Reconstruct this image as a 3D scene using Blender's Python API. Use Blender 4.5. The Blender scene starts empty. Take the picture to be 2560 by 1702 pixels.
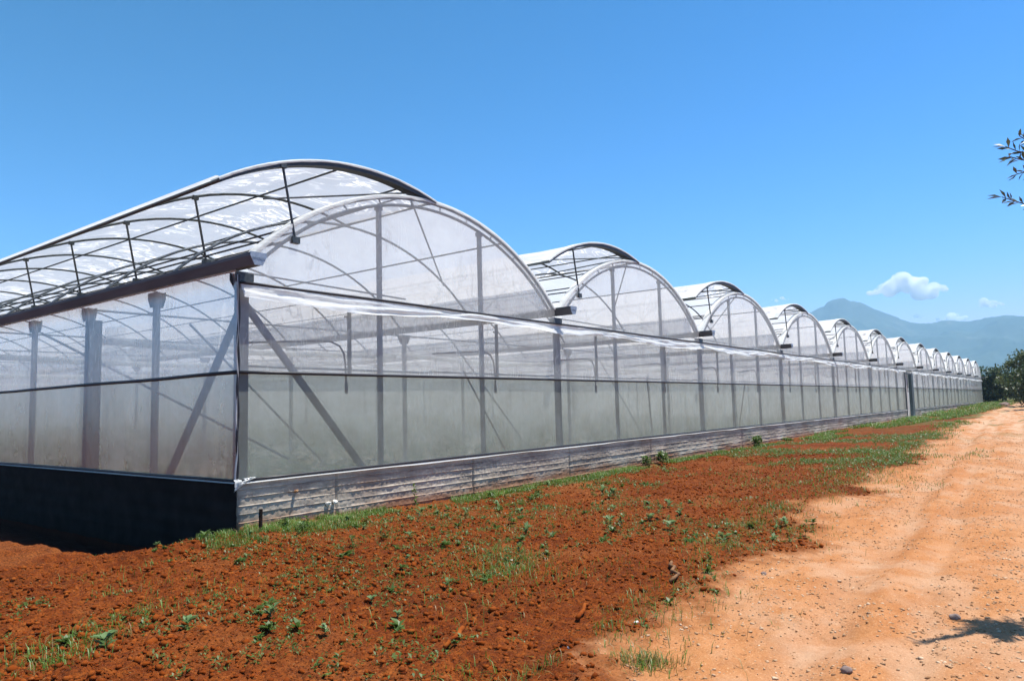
import bpy, bmesh, math, random
import numpy as np
from mathutils import Vector, Matrix

C = bpy.context.scene
COL = C.collection
R = math.radians
random.seed(7)
RNG = np.random.default_rng(11)

# ------------------------------------------------------------------ camera
CAM = Vector((-5.6728, -9.1505, 1.5792))
cam_d = bpy.data.cameras.new('camera')
cam = bpy.data.objects.new('camera', cam_d)
COL.objects.link(cam)
C.camera = cam
cam_d.sensor_width = 36.0
cam_d.lens = 36.0 * 1816.8 / 2560.0
cam_d.clip_start = 0.05
cam_d.clip_end = 40000
_yaw, _pitch, _roll = 0.6545, 0.0896, -0.0249
_f = Vector((math.cos(_yaw) * math.cos(_pitch), math.sin(_yaw) * math.cos(_pitch), math.sin(_pitch)))
_r = Vector((math.sin(_yaw), -math.cos(_yaw), 0))
_u = _r.cross(_f)
_r2 = _r * math.cos(_roll) + _u * math.sin(_roll)
_u2 = -_r * math.sin(_roll) + _u * math.cos(_roll)
cam.matrix_world = Matrix(((_r2.x, _u2.x, -_f.x, CAM.x), (_r2.y, _u2.y, -_f.y, CAM.y), (_r2.z, _u2.z, -_f.z, CAM.z), (0, 0, 0, 1)))

# ------------------------------------------------------------------ world and sun
SUN = Vector((0.28, -0.20, 1.0)).normalized()
w = bpy.data.worlds.new('World')
C.world = w
w.use_nodes = True
nt = w.node_tree
sky = nt.nodes.new('ShaderNodeTexSky')
sky.sky_type = 'NISHITA'
sky.sun_disc = False
sky.sun_elevation = math.asin(SUN.z)
sky.sun_rotation = math.atan2(SUN.x, SUN.y)
sky.altitude = 0
sky.air_density = 1.0
sky.dust_density = 0.4
sky.ozone_density = 3.0
hsv = nt.nodes.new('ShaderNodeHueSaturation')
hsv.inputs['Saturation'].default_value = 1.15
bg = nt.nodes['Background']
bg.inputs['Strength'].default_value = 0.073
sep = nt.nodes.new('ShaderNodeSeparateColor'); cmb = nt.nodes.new('ShaderNodeCombineColor')
nt.links.new(sky.outputs[0], hsv.inputs['Color'])
nt.links.new(hsv.outputs[0], sep.inputs[0])
for ch, (pw, k) in enumerate(((3.0, 0.105), (1.4, 0.64), (2.05, 0.262))):       # deep clear summer blue
    p_ = nt.nodes.new('ShaderNodeMath'); p_.operation = 'POWER'; p_.inputs[1].default_value = pw
    m_ = nt.nodes.new('ShaderNodeMath'); m_.operation = 'MULTIPLY'; m_.inputs[1].default_value = k
    nt.links.new(sep.outputs[ch], p_.inputs[0]); nt.links.new(p_.outputs[0], m_.inputs[0]); nt.links.new(m_.outputs[0], cmb.inputs[ch])
nt.links.new(cmb.outputs[0], bg.inputs['Color'])

sd = bpy.data.lights.new('sun', 'SUN')
sd.energy = 5.0
sd.angle = R(0.53)
sd.color = (1.0, 0.96, 0.9)
sun = bpy.data.objects.new('sun', sd)
COL.objects.link(sun)
sun.rotation_euler = SUN.to_track_quat('Z', 'Y').to_euler()
sun.location = (0, 0, 50)

C.view_settings.view_transform = 'Standard'
C.view_settings.look = 'None'
C.view_settings.exposure = 0.78
C.view_settings.gamma = 1.0
C.render.engine = 'CYCLES'
C.cycles.use_denoising = True
C.cycles.max_bounces = 28
C.cycles.diffuse_bounces = 4
C.cycles.transmission_bounces = 8
C.cycles.transparent_max_bounces = 40
C.cycles.volume_bounces = 26
C.cycles.sample_clamp_indirect = 6.0

# ------------------------------------------------------------------ helpers
def tag(o, label=None, cat=None, group=None, kind=None):
    if label: o['label'] = label
    if cat: o['category'] = cat
    if group: o['group'] = group
    if kind: o['kind'] = kind
    return o

def empty(name, loc=(0, 0, 0)):
    o = bpy.data.objects.new(name, None)
    COL.objects.link(o)
    o.location = loc
    o.empty_display_size = 0.3
    return o

class MB:
    """collects boxes, bars, tubes and sheets into one mesh"""
    def __init__(s): s.v = []; s.f = []
    def add(s, v, f):
        n = len(s.v)
        s.v += [tuple(p) for p in v]
        s.f += [tuple(i + n for i in q) for q in f]
        return s
    def box(s, a, b):
        x0, y0, z0 = a; x1, y1, z1 = b
        return s.add([(x0, y0, z0), (x1, y0, z0), (x1, y1, z0), (x0, y1, z0), (x0, y0, z1), (x1, y0, z1), (x1, y1, z1), (x0, y1, z1)],
                     [(0, 3, 2, 1), (4, 5, 6, 7), (0, 1, 5, 4), (1, 2, 6, 5), (2, 3, 7, 6), (3, 0, 4, 7)])
    def bar(s, a, b, wd, ht, up=(0, 0, 1)):
        a = Vector(a); b = Vector(b); d = (b - a).normalized(); up = Vector(up)
        if abs(d.dot(up)) > 0.98: up = Vector((1, 0, 0))
        r = d.cross(up).normalized() * wd / 2; u = r.cross(d).normalized() * ht / 2
        return s.add([a - r - u, a + r - u, a + r + u, a - r + u, b - r - u, b + r - u, b + r + u, b - r + u],
                     [(0, 3, 2, 1), (4, 5, 6, 7), (0, 1, 5, 4), (1, 2, 6, 5), (2, 3, 7, 6), (3, 0, 4, 7)])
    def tube(s, pts, rad, n=8, caps=True):
        pts = [Vector(p) for p in pts]
        rads = rad if isinstance(rad, (list, tuple)) else [rad] * len(pts)
        rings = []; prev = None
        for i, p in enumerate(pts):
            d = (pts[min(i + 1, len(pts) - 1)] - pts[max(i - 1, 0)]).normalized()
            if prev is None:
                a = Vector((0, 0, 1)) if abs(d.z) < 0.9 else Vector((1, 0, 0))
                r = d.cross(a).normalized()
            else:
                r = (prev - d * prev.dot(d)).normalized()
            prev = r; u = d.cross(r)
            rings.append([p + (r * math.cos(2 * math.pi * k / n) + u * math.sin(2 * math.pi * k / n)) * rads[i] for k in range(n)])
        v = [q for ring in rings for q in ring]
        f = []
        for i in range(len(pts) - 1):
            for k in range(n):
                f.append((i * n + k, i * n + (k + 1) % n, (i + 1) * n + (k + 1) % n, (i + 1) * n + k))
        if caps:
            f.append(tuple(range(n - 1, -1, -1)))
            f.append(tuple(range((len(pts) - 1) * n, len(pts) * n)))
        return s.add(v, f)
    def sweep(s, prof, a, b):
        """closed profile [(dx, dz)] swept along Y from a to b; a, b are (x, y, z)"""
        n = len(prof)
        v = [(a[0] + q[0], a[1], a[2] + q[1]) for q in prof] + [(b[0] + q[0], b[1], b[2] + q[1]) for q in prof]
        f = [(k, (k + 1) % n, n + (k + 1) % n, n + k) for k in range(n)]
        f += [tuple(range(n - 1, -1, -1)), tuple(range(n, 2 * n))]
        return s.add(v, f)
    def sheet(s, fn, us, vs):
        nu, nv = len(us), len(vs)
        v = [fn(a, b) for a in us for b in vs]
        f = [(i * nv + j, (i + 1) * nv + j, (i + 1) * nv + j + 1, i * nv + j + 1) for i in range(nu - 1) for j in range(nv - 1)]
        return s.add(v, f)
    def build(s, name, mat, parent=None, smooth=False):
        me = bpy.data.meshes.new(name)
        me.from_pydata(s.v, [], s.f)
        me.update()
        if smooth: me.polygons.foreach_set('use_smooth', [True] * len(me.polygons))
        if mat: me.materials.append(mat)
        o = bpy.data.objects.new(name, me)
        COL.objects.link(o)
        if parent: o.parent = parent
        return o

def np_mesh(name, verts, faces, mat, parent=None, smooth=False, attrs=None):
    """verts (n,3), faces (m,k) with one k"""
    verts = np.ascontiguousarray(verts, dtype=np.float32); faces = np.ascontiguousarray(faces, dtype=np.int32)
    me = bpy.data.meshes.new(name)
    m, k = faces.shape
    me.vertices.add(len(verts)); me.vertices.foreach_set('co', verts.ravel())
    me.loops.add(m * k); me.loops.foreach_set('vertex_index', faces.ravel())
    me.polygons.add(m)
    me.polygons.foreach_set('loop_start', np.arange(0, m * k, k, dtype=np.int32))
    me.update(calc_edges=True)
    me.validate()
    if smooth: me.polygons.foreach_set('use_smooth', np.ones(m, dtype=bool))
    for an, av in (attrs or {}).items():
        at = me.attributes.new(an, 'FLOAT', 'POINT')
        at.data.foreach_set('value', np.ascontiguousarray(av, dtype=np.float32))
    if mat: me.materials.append(mat)
    o = bpy.data.objects.new(name, me)
    COL.objects.link(o)
    if parent: o.parent = parent
    return o

_T = np.random.default_rng(3).random((256, 256)).astype(np.float32)
def vnoise(x, y, seed=0):
    x = x + seed * 17.31; y = y + seed * 9.77
    xi = np.floor(x).astype(int); yi = np.floor(y).astype(int)
    fx = x - xi; fy = y - yi
    fx = fx * fx * (3 - 2 * fx); fy = fy * fy * (3 - 2 * fy)
    a = _T[xi & 255, yi & 255]; b = _T[(xi + 1) & 255, yi & 255]; c = _T[xi & 255, (yi + 1) & 255]; d = _T[(xi + 1) & 255, (yi + 1) & 255]
    return (a + (b - a) * fx) * (1 - fy) + (c + (d - c) * fx) * fy
def fbm(x, y, octv=4, seed=0, gain=0.5):
    r = 0; a = 1; t = 0
    for o in range(octv):
        r = r + a * vnoise(x * 2 ** o, y * 2 ** o, seed + o * 3); t += a; a *= gain
    return r / t
def sstep(a, b, x):
    t = np.clip((x - a) / (b - a), 0, 1)
    return t * t * (3 - 2 * t)

# ------------------------------------------------------------------ materials
def mat_new(name):
    m = bpy.data.materials.new(name); m.use_nodes = True
    return m, m.node_tree, m.node_tree.nodes['Principled BSDF']
def node(nt, typ, **kw):
    n = nt.nodes.new(typ)
    for k, v in kw.items():
        if k.startswith('i_'):
            n.inputs[k[2:].replace('_', ' ')].default_value = v
        else: setattr(n, k, v)
    return n
def noise(nt, scale, detail=4, rough=0.5, coord='Object', mapping=None, dist=0.0):
    tc = nt.nodes.new('ShaderNodeTexCoord')
    src = tc.outputs[coord]
    if mapping:
        mp = nt.nodes.new('ShaderNodeMapping'); mp.inputs['Scale'].default_value = mapping
        nt.links.new(src, mp.inputs['Vector']); src = mp.outputs[0]
    n = nt.nodes.new('ShaderNodeTexNoise')
    n.inputs['Scale'].default_value = scale; n.inputs['Detail'].default_value = detail; n.inputs['Roughness'].default_value = rough
    n.inputs['Distortion'].default_value = dist
    nt.links.new(src, n.inputs['Vector'])
    return n.outputs['Fac']
def ramp(nt, fac, stops):
    r = nt.nodes.new('ShaderNodeValToRGB')
    el = r.color_ramp.elements
    while len(el) < len(stops): el.new(0.5)
    for e, (p, c) in zip(el, stops):
        e.position = p; e.color = (*c, 1) if len(c) == 3 else c
    nt.links.new(fac, r.inputs['Fac'])
    return r.outputs['Color']
def mixc(nt, fac, a, b, mode='MIX'):
    m = nt.nodes.new('ShaderNodeMix'); m.data_type = 'RGBA'; m.blend_type = mode
    for s, v in ((m.inputs['Factor'], fac), (m.inputs[6], a), (m.inputs[7], b)):
        if isinstance(v, (int, float)): s.default_value = v
        elif isinstance(v, tuple): s.default_value = (*v, 1)
        else: nt.links.new(v, s)
    return m.outputs[2]
def math_n(nt, op, a, b=None, clamp=False):
    m = nt.nodes.new('ShaderNodeMath'); m.operation = op; m.use_clamp = clamp
    for i, v in enumerate((a, b)):
        if v is None: continue
        if isinstance(v, (int, float)): m.inputs[i].default_value = v
        else: nt.links.new(v, m.inputs[i])
    return m.outputs[0]
def bump(nt, h, strength=0.5, dist=0.02):
    b = nt.nodes.new('ShaderNodeBump'); b.inputs['Strength'].default_value = strength; b.inputs['Distance'].default_value = dist
    nt.links.new(h, b.inputs['Height'])
    return b.outputs[0]

def simple(name, stops, scale=8, rough=0.6, metal=0.0, bmp=0.0, mapping=None, detail=5):
    m, t, p = mat_new(name)
    n = noise(t, scale, detail, mapping=mapping)
    t.links.new(ramp(t, n, stops), p.inputs['Base Color'])
    p.inputs['Roughness'].default_value = rough; p.inputs['Metallic'].default_value = metal
    if rough > 0.75: p.inputs['Specular IOR Level'].default_value = 0.08
    if bmp: t.links.new(bump(t, n, bmp, 0.01), p.inputs['Normal'])
    return m

M = {}
M['galv'] = simple('galvanised_steel', [(0.3, (0.10, 0.125, 0.14)), (0.7, (0.18, 0.21, 0.23))], 14, 0.5, 0.3)
M['galv_dark'] = simple('weathered_steel', [(0.3, (0.045, 0.055, 0.055)), (0.7, (0.10, 0.115, 0.11))], 20, 0.5, 0.35)
M['gutter'] = simple('gutter_steel', [(0.3, (0.065, 0.075, 0.08)), (0.65, (0.115, 0.125, 0.13))], 6, 0.7, 0.0, mapping=(1, 0.15, 1))
M['zinc'] = simple('bright_zinc', [(0.3, (0.24, 0.30, 0.35)), (0.7, (0.38, 0.44, 0.48))], 30, 0.45, 0.3)
M['black'] = simple('black_rubber', [(0.3, (0.012, 0.012, 0.013)), (0.7, (0.03, 0.03, 0.032))], 20, 0.5)
M['rust'] = simple('rusty_iron', [(0.3, (0.012, 0.009, 0.008)), (0.7, (0.05, 0.028, 0.018))], 25, 0.8, 0.2, 0.3)
M['wood'] = simple('dry_wood', [(0.3, (0.10, 0.055, 0.03)), (0.7, (0.25, 0.13, 0.06))], 20, 0.85, 0, 0.4, mapping=(1, 1, 1))
M['bark'] = simple('bark', [(0.3, (0.06, 0.045, 0.035)), (0.7, (0.17, 0.13, 0.10))], 12, 0.9, 0, 0.6)
M['teal'] = simple('teal_door_paint', [(0.3, (0.03, 0.055, 0.06)), (0.7, (0.06, 0.09, 0.095))], 9, 0.5)
M['beige'] = simple('beige_door_panel', [(0.3, (0.42, 0.38, 0.34)), (0.7, (0.55, 0.50, 0.46))], 4, 0.6)
M['paint_white'] = simple('white_concrete_sill', [(0.3, (0.6, 0.58, 0.55)), (0.7, (0.78, 0.76, 0.73))], 7, 0.8)

def film(name, opacity, var, trans_share, col=(0.88, 0.89, 0.9), gloss=0.06, grough=0.22, mapping=(1, 1, 1), scale=3.0, crease=0.0, bmp=0.0, bmap=(1, 1, 1), dust=None, clear=(1, 1, 1)):
    """polythene: part clear, part milky (lit from both sides), a little gloss"""
    m, t, p = mat_new(name)
    t.nodes.remove(p)
    out = [n for n in t.nodes if n.type == 'OUTPUT_MATERIAL'][0]
    L = t.links
    n1 = noise(t, scale, 5, 0.6, mapping=mapping)
    op = math_n(t, 'ADD', math_n(t, 'MULTIPLY', math_n(t, 'SUBTRACT', n1, 0.5), var * 2), opacity, True)
    if crease:
        n2 = noise(t, 2.2, 3, 0.55, mapping=bmap, dist=1.6)
        c = math_n(t, 'ABSOLUTE', math_n(t, 'SUBTRACT', n2, 0.5))
        line = ramp(t, c, [(0.0, (1, 1, 1)), (0.014, (0.8, 0.8, 0.8)), (0.032, (0, 0, 0))])
        n3 = noise(t, 0.9, 2, 0.5)
        sel = ramp(t, n3, [(0.47, (0, 0, 0)), (0.58, (1, 1, 1))])
        ln = math_n(t, 'MULTIPLY', math_n(t, 'MULTIPLY', line, sel), crease)
        op = math_n(t, 'ADD', op, ln, True)
    nrm = None
    if bmp:
        nb = noise(t, 4.0, 4, 0.55, mapping=bmap, dist=0.6)
        nrm = bump(t, nb, bmp, 0.05)
    tr = t.nodes.new('ShaderNodeBsdfTransparent'); tr.inputs['Color'].default_value = (*clear, 1)
    tl = t.nodes.new('ShaderNodeBsdfTranslucent'); df = t.nodes.new('ShaderNodeBsdfDiffuse'); gl = t.nodes.new('ShaderNodeBsdfGlossy')
    gl.inputs['Roughness'].default_value = grough
    dirt = noise(t, 1.3, 6, 0.65)
    cc = ramp(t, dirt, [(0.3, tuple(x * 0.9 for x in (dust or col))), (0.65, col)])
    L.new(cc, tl.inputs['Color']); L.new(cc, df.inputs['Color'])
    if nrm:
        for q in (tl, df, gl): L.new(nrm, q.inputs['Normal'])
    m1 = t.nodes.new('ShaderNodeMixShader'); m1.inputs[0].default_value = trans_share
    if crease: L.new(math_n(t, 'ADD', math_n(t, 'MULTIPLY', ln, 0.55), trans_share, True), m1.inputs[0])
    L.new(df.outputs[0], m1.inputs[1]); L.new(tl.outputs[0], m1.inputs[2])
    m2 = t.nodes.new('ShaderNodeMixShader')
    L.new(op, m2.inputs[0]); L.new(tr.outputs[0], m2.inputs[1]); L.new(m1.outputs[0], m2.inputs[2])
    fr = t.nodes.new('ShaderNodeFresnel'); fr.inputs['IOR'].default_value = 1.4
    m3 = t.nodes.new('ShaderNodeMixShader')
    L.new(math_n(t, 'MULTIPLY', fr.outputs[0], gloss / 0.06 * 0.22, True), m3.inputs[0]); L.new(m2.outputs[0], m3.inputs[1]); L.new(gl.outputs[0], m3.inputs[2])
    L.new(m3.outputs[0], out.inputs['Surface'])
    return m
M['film_roof'] = film('roof_polythene', 0.80, 0.06, 0.50, col=(0.95, 0.955, 0.965), mapping=(1, 1, 1), scale=1.5, bmp=0.1, bmap=(0.45, 1.1, 0.45))
M['film_vent'] = film('vent_polythene', 0.78, 0.06, 0.37, col=(0.95, 0.955, 0.965), mapping=(1, 1, 1), scale=1.5, crease=0.9, bmp=0.25, bmap=(0.45, 1.1, 0.45))  # film creases, whitened to stand in for sun glints as well
M['film_gable'] = film('gable_polythene', 0.41, 0.08, 0.5, col=(0.94, 0.965, 0.92), mapping=(0.8, 1, 0.4), scale=1.6, crease=0.22, bmp=0.15, bmap=(1.6, 1, 0.4), dust=(0.8, 0.79, 0.78))
M['film_upper'] = film('upper_wall_polythene', 0.40, 0.08, 0.5, col=(0.94, 0.965, 0.91), mapping=(1.5, 1.5, 0.25), scale=2.0, crease=0.25, bmp=0.15, bmap=(1.8, 1.8, 0.35), dust=(0.7, 0.68, 0.66))
M['film_lower'] = film('lower_wall_polythene', 0.47, 0.09, 0.45, col=(0.58, 0.61, 0.545), mapping=(3, 3, 0.12), scale=2.0, bmp=0.1, bmap=(1, 1, 0.2), dust=(0.46, 0.45, 0.38), clear=(0.72, 0.77, 0.71))
M['film_back'] = film('milky_polythene', 0.96, 0.03, 0.6, col=(0.88, 0.87, 0.86), scale=2)
M['film_fold'] = film('folded_polythene', 0.82, 0.12, 0.4, col=(0.93, 0.945, 0.90), mapping=(1, 1, 2), scale=5, gloss=0.03, bmp=0.3, bmap=(1, 1, 3))

def concrete_mat():
    m, t, p = mat_new('board_marked_concrete')
    n1 = noise(t, 1.6, 8, 0.62, mapping=(0.5, 1, 1.4)); n2 = noise(t, 22, 6, 0.7); n3 = noise(t, 0.7, 3)
    c = ramp(t, n1, [(0.28, (0.24, 0.195, 0.15)), (0.5, (0.47, 0.40, 0.31)), (0.72, (0.61, 0.53, 0.42))])
    c = mixc(t, ramp(t, n2, [(0.55, (0, 0, 0)), (0.75, (0.6, 0.6, 0.6))]), c, (0.14, 0.12, 0.11))
    c = mixc(t, ramp(t, n3, [(0.55, (0, 0, 0)), (0.8, (0.5, 0.5, 0.5))]), c, (0.35, 0.17, 0.09))
    nb = noise(t, 1.0, 6, 0.7, mapping=(0.7, 1, 9.0))
    c = mixc(t, ramp(t, nb, [(0.36, (0.8, 0.8, 0.8)), (0.52, (0, 0, 0))]), c, (0.20, 0.165, 0.14))
    # splashed red earth along the foot
    sep = t.nodes.new('ShaderNodeSeparateXYZ'); tc = t.nodes.new('ShaderNodeTexCoord')
    t.links.new(tc.outputs['Object'], sep.inputs[0])
    z = math_n(t, 'ADD', sep.outputs['Z'], math_n(t, 'MULTIPLY', math_n(t, 'SUBTRACT', n1, 0.5), 0.5))
    c = mixc(t, ramp(t, z, [(0.0, (0.75, 0.75, 0.75)), (0.16, (0, 0, 0))]), c, (0.30, 0.12, 0.05))
    t.links.new(c, p.inputs['Base Color'])
    p.inputs['Roughness'].default_value = 1.0
    p.inputs['Specular IOR Level'].default_value = 0.05
    h = math_n(t, 'ADD', math_n(t, 'MULTIPLY', n2, 0.5), n1)
    t.links.new(bump(t, h, 0.5, 0.012), p.inputs['Normal'])
    return m
M['concrete'] = concrete_mat()
M['wall_shade'] = simple('shade_painted_concrete', [(0.3, (0.012, 0.011, 0.010)), (0.7, (0.022, 0.020, 0.018))], 3, 0.9, 0, 0.4)  # near-black colour carries the shade of the side wall

def ground_mat():
    m, t, p = mat_new('red_earth')
    at = lambda n: node(t, 'ShaderNodeAttribute', attribute_name=n).outputs['Fac']
    nf = noise(t, 9, 8, 0.7); nl = noise(t, 0.8, 5, 0.6); nm = noise(t, 2.6, 5, 0.6); ng = noise(t, 45, 4, 0.7)
    soil = ramp(t, nf, [(0.3, (0.038, 0.008, 0.002)), (0.45, (0.115, 0.022, 0.003)), (0.58, (0.185, 0.044, 0.006)), (0.75, (0.30, 0.092, 0.016))])
    soil = mixc(t, ramp(t, nl, [(0.35, (0, 0, 0)), (0.75, (0.6, 0.6, 0.6))]), soil, mixc(t, nf, (0.10, 0.019, 0.003), (0.28, 0.075, 0.014)))
    nd = noise(t, 0.45, 5, 0.65)
    soil = mixc(t, ramp(t, nd, [(0.50, (0, 0, 0)), (0.68, (0.55, 0.55, 0.55))]), soil, mixc(t, nf, (0.16, 0.052, 0.014), (0.34, 0.135, 0.042)))
    soil = mixc(t, ramp(t, nd, [(0.34, (0.45, 0.45, 0.45)), (0.46, (0, 0, 0))]), soil, (0.055, 0.013, 0.003))
    soil = mixc(t, ramp(t, ng, [(0.38, (0.85, 0.85, 0.85)), (0.52, (0, 0, 0))]), soil, (0.030, 0.008, 0.002))
    nk = noise(t, 95, 3, 0.8)
    soil = mixc(t, ramp(t, nk, [(0.34, (0.85, 0.85, 0.85)), (0.46, (0, 0, 0))]), soil, (0.028, 0.007, 0.002))
    soil = mixc(t, ramp(t, nk, [(0.60, (0, 0, 0)), (0.70, (0.6, 0.6, 0.6))]), soil, (0.40, 0.15, 0.045))
    road = ramp(t, nm, [(0.25, (0.31, 0.125, 0.042)), (0.5, (0.405, 0.18, 0.068)), (0.75, (0.455, 0.22, 0.10))])
    road = mixc(t, ramp(t, ng, [(0.35, (0.25, 0.25, 0.25)), (0.65, (0, 0, 0))]), road, (0.25, 0.10, 0.04))
    road = mixc(t, ramp(t, ng, [(0.62, (0, 0, 0)), (0.72, (0.6, 0.6, 0.6))]), road, (0.55, 0.40, 0.27))
    ns = noise(t, 1.0, 6, 0.7, mapping=(0.35, 2.2, 1))
    road = mixc(t, ramp(t, ns, [(0.40, (0.5, 0.5, 0.5)), (0.58, (0, 0, 0))]), road, (0.32, 0.12, 0.04))
    nv = noise(t, 70, 3, 0.8)
    road = mixc(t, ramp(t, nv, [(0.30, (0.8, 0.8, 0.8)), (0.46, (0, 0, 0))]), road, (0.20, 0.075, 0.028))
    road = mixc(t, ramp(t, nv, [(0.60, (0, 0, 0)), (0.70, (0.7, 0.7, 0.7))]), road, (0.68, 0.45, 0.26))
    pale = mixc(t, nv, (0.33, 0.19, 0.10), (0.54, 0.37, 0.25))
    road = mixc(t, at('pale'), road, pale)
    c = mixc(t, at('road'), soil, road)
    ins = mixc(t, nm, (0.26, 0.20, 0.14), (0.30, 0.28, 0.19))
    c = mixc(t, at('ditch_shade'), c, (0.022, 0.007, 0.004))  # shade in the ditch painted into the soil colour
    c = mixc(t, at('inside'), c, ins)
    gr = mixc(t, nm, (0.05, 0.075, 0.02), (0.13, 0.12, 0.045))
    c = mixc(t, at('grass'), c, gr)
    t.links.new(c, p.inputs['Base Color'])
    p.inputs['Roughness'].default_value = 1.0
    p.inputs['Specular IOR Level'].default_value = 0.1
    h = math_n(t, 'ADD', math_n(t, 'MULTIPLY', ng, 0.5), nf)
    t.links.new(bump(t, h, 0.6, 0.02), p.inputs['Normal'])
    return m
M['ground'] = ground_mat()
M['clod'] = simple('red_clod', [(0.25, (0.07, 0.013, 0.003)), (0.5, (0.18, 0.038, 0.005)), (0.75, (0.30, 0.085, 0.016))], 7, 1.0, 0, 0.5)
M['stone'] = simple('pale_stone', [(0.3, (0.24, 0.11, 0.045)), (0.52, (0.44, 0.27, 0.15)), (0.74, (0.70, 0.55, 0.39))], 6, 0.95, 0, 0.3)
M['rock_grey'] = simple('grey_rock', [(0.3, (0.14, 0.10, 0.09)), (0.7, (0.30, 0.22, 0.18))], 7, 0.95, 0, 0.4)
M['white_bit'] = simple('white_chip', [(0.3, (0.62, 0.58, 0.5)), (0.7, (0.8, 0.77, 0.7))], 12, 0.8)

def leaf_mat(name, c0, c1, scale=3.0, tl=0.35, rough=0.5):
    m, t, p = mat_new(name)
    out = [n for n in t.nodes if n.type == 'OUTPUT_MATERIAL'][0]
    n = noise(t, scale, 4, 0.7)
    c = ramp(t, n, [(0.3, c0), (0.7, c1)])
    t.links.new(c, p.inputs['Base Color']); p.inputs['Roughness'].default_value = rough
    tr = t.nodes.new('ShaderNodeBsdfTranslucent'); t.links.new(c, tr.inputs['Color'])
    mx = t.nodes.new('ShaderNodeMixShader'); mx.inputs[0].default_value = tl
    t.links.new(p.outputs[0], mx.inputs[1]); t.links.new(tr.outputs[0], mx.inputs[2]); t.links.new(mx.outputs[0], out.inputs['Surface'])
    return m
M['grass'] = leaf_mat('grass_blade', (0.055, 0.13, 0.012), (0.15, 0.27, 0.035), 2.0)
M['grass_dry'] = leaf_mat('dry_grass', (0.20, 0.13, 0.035), (0.34, 0.24, 0.08), 4.0)
M['weed'] = leaf_mat('weed_leaf', (0.055, 0.11, 0.018), (0.13, 0.20, 0.045), 5.0)
M['weed_pale'] = leaf_mat('pale_weed_leaf', (0.10, 0.18, 0.06), (0.19, 0.29, 0.11), 5.0)
M['olive'] = leaf_mat('olive_leaf', (0.045, 0.065, 0.035), (0.13, 0.16, 0.11), 4.0, 0.2, 0.3)
M['treeleaf'] = leaf_mat('tree_leaf', (0.025, 0.05, 0.012), (0.075, 0.11, 0.03), 0.8, 0.25)
M['treeleaf_light'] = leaf_mat('tree_leaf_light', (0.05, 0.08, 0.02), (0.12, 0.15, 0.05), 0.8, 0.25)
M['crop'] = leaf_mat('crop_leaf', (0.08, 0.15, 0.06), (0.15, 0.24, 0.10), 2.0)

# ------------------------------------------------------------------ ground
GX = np.array([-60, -10, 0, 4, 9.6, 21, 36, 53, 80, 104, 160, 400, 9000.])
GZ = np.array([0.0, 0.0, 0.0, -0.10, -0.10, -0.03, 0.06, 0.08, 0.28, 0.46, 0.55, 0.2, -6.0])
RX = np.array([-60, -8, -2.03, 1.37, 10.9, 45, 126, 300, 9000.])
RY = np.array([-14, -8.3, -6.68, -6.25, -5.7, -3.9, -2.6, -2.6, -2.6])

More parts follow.
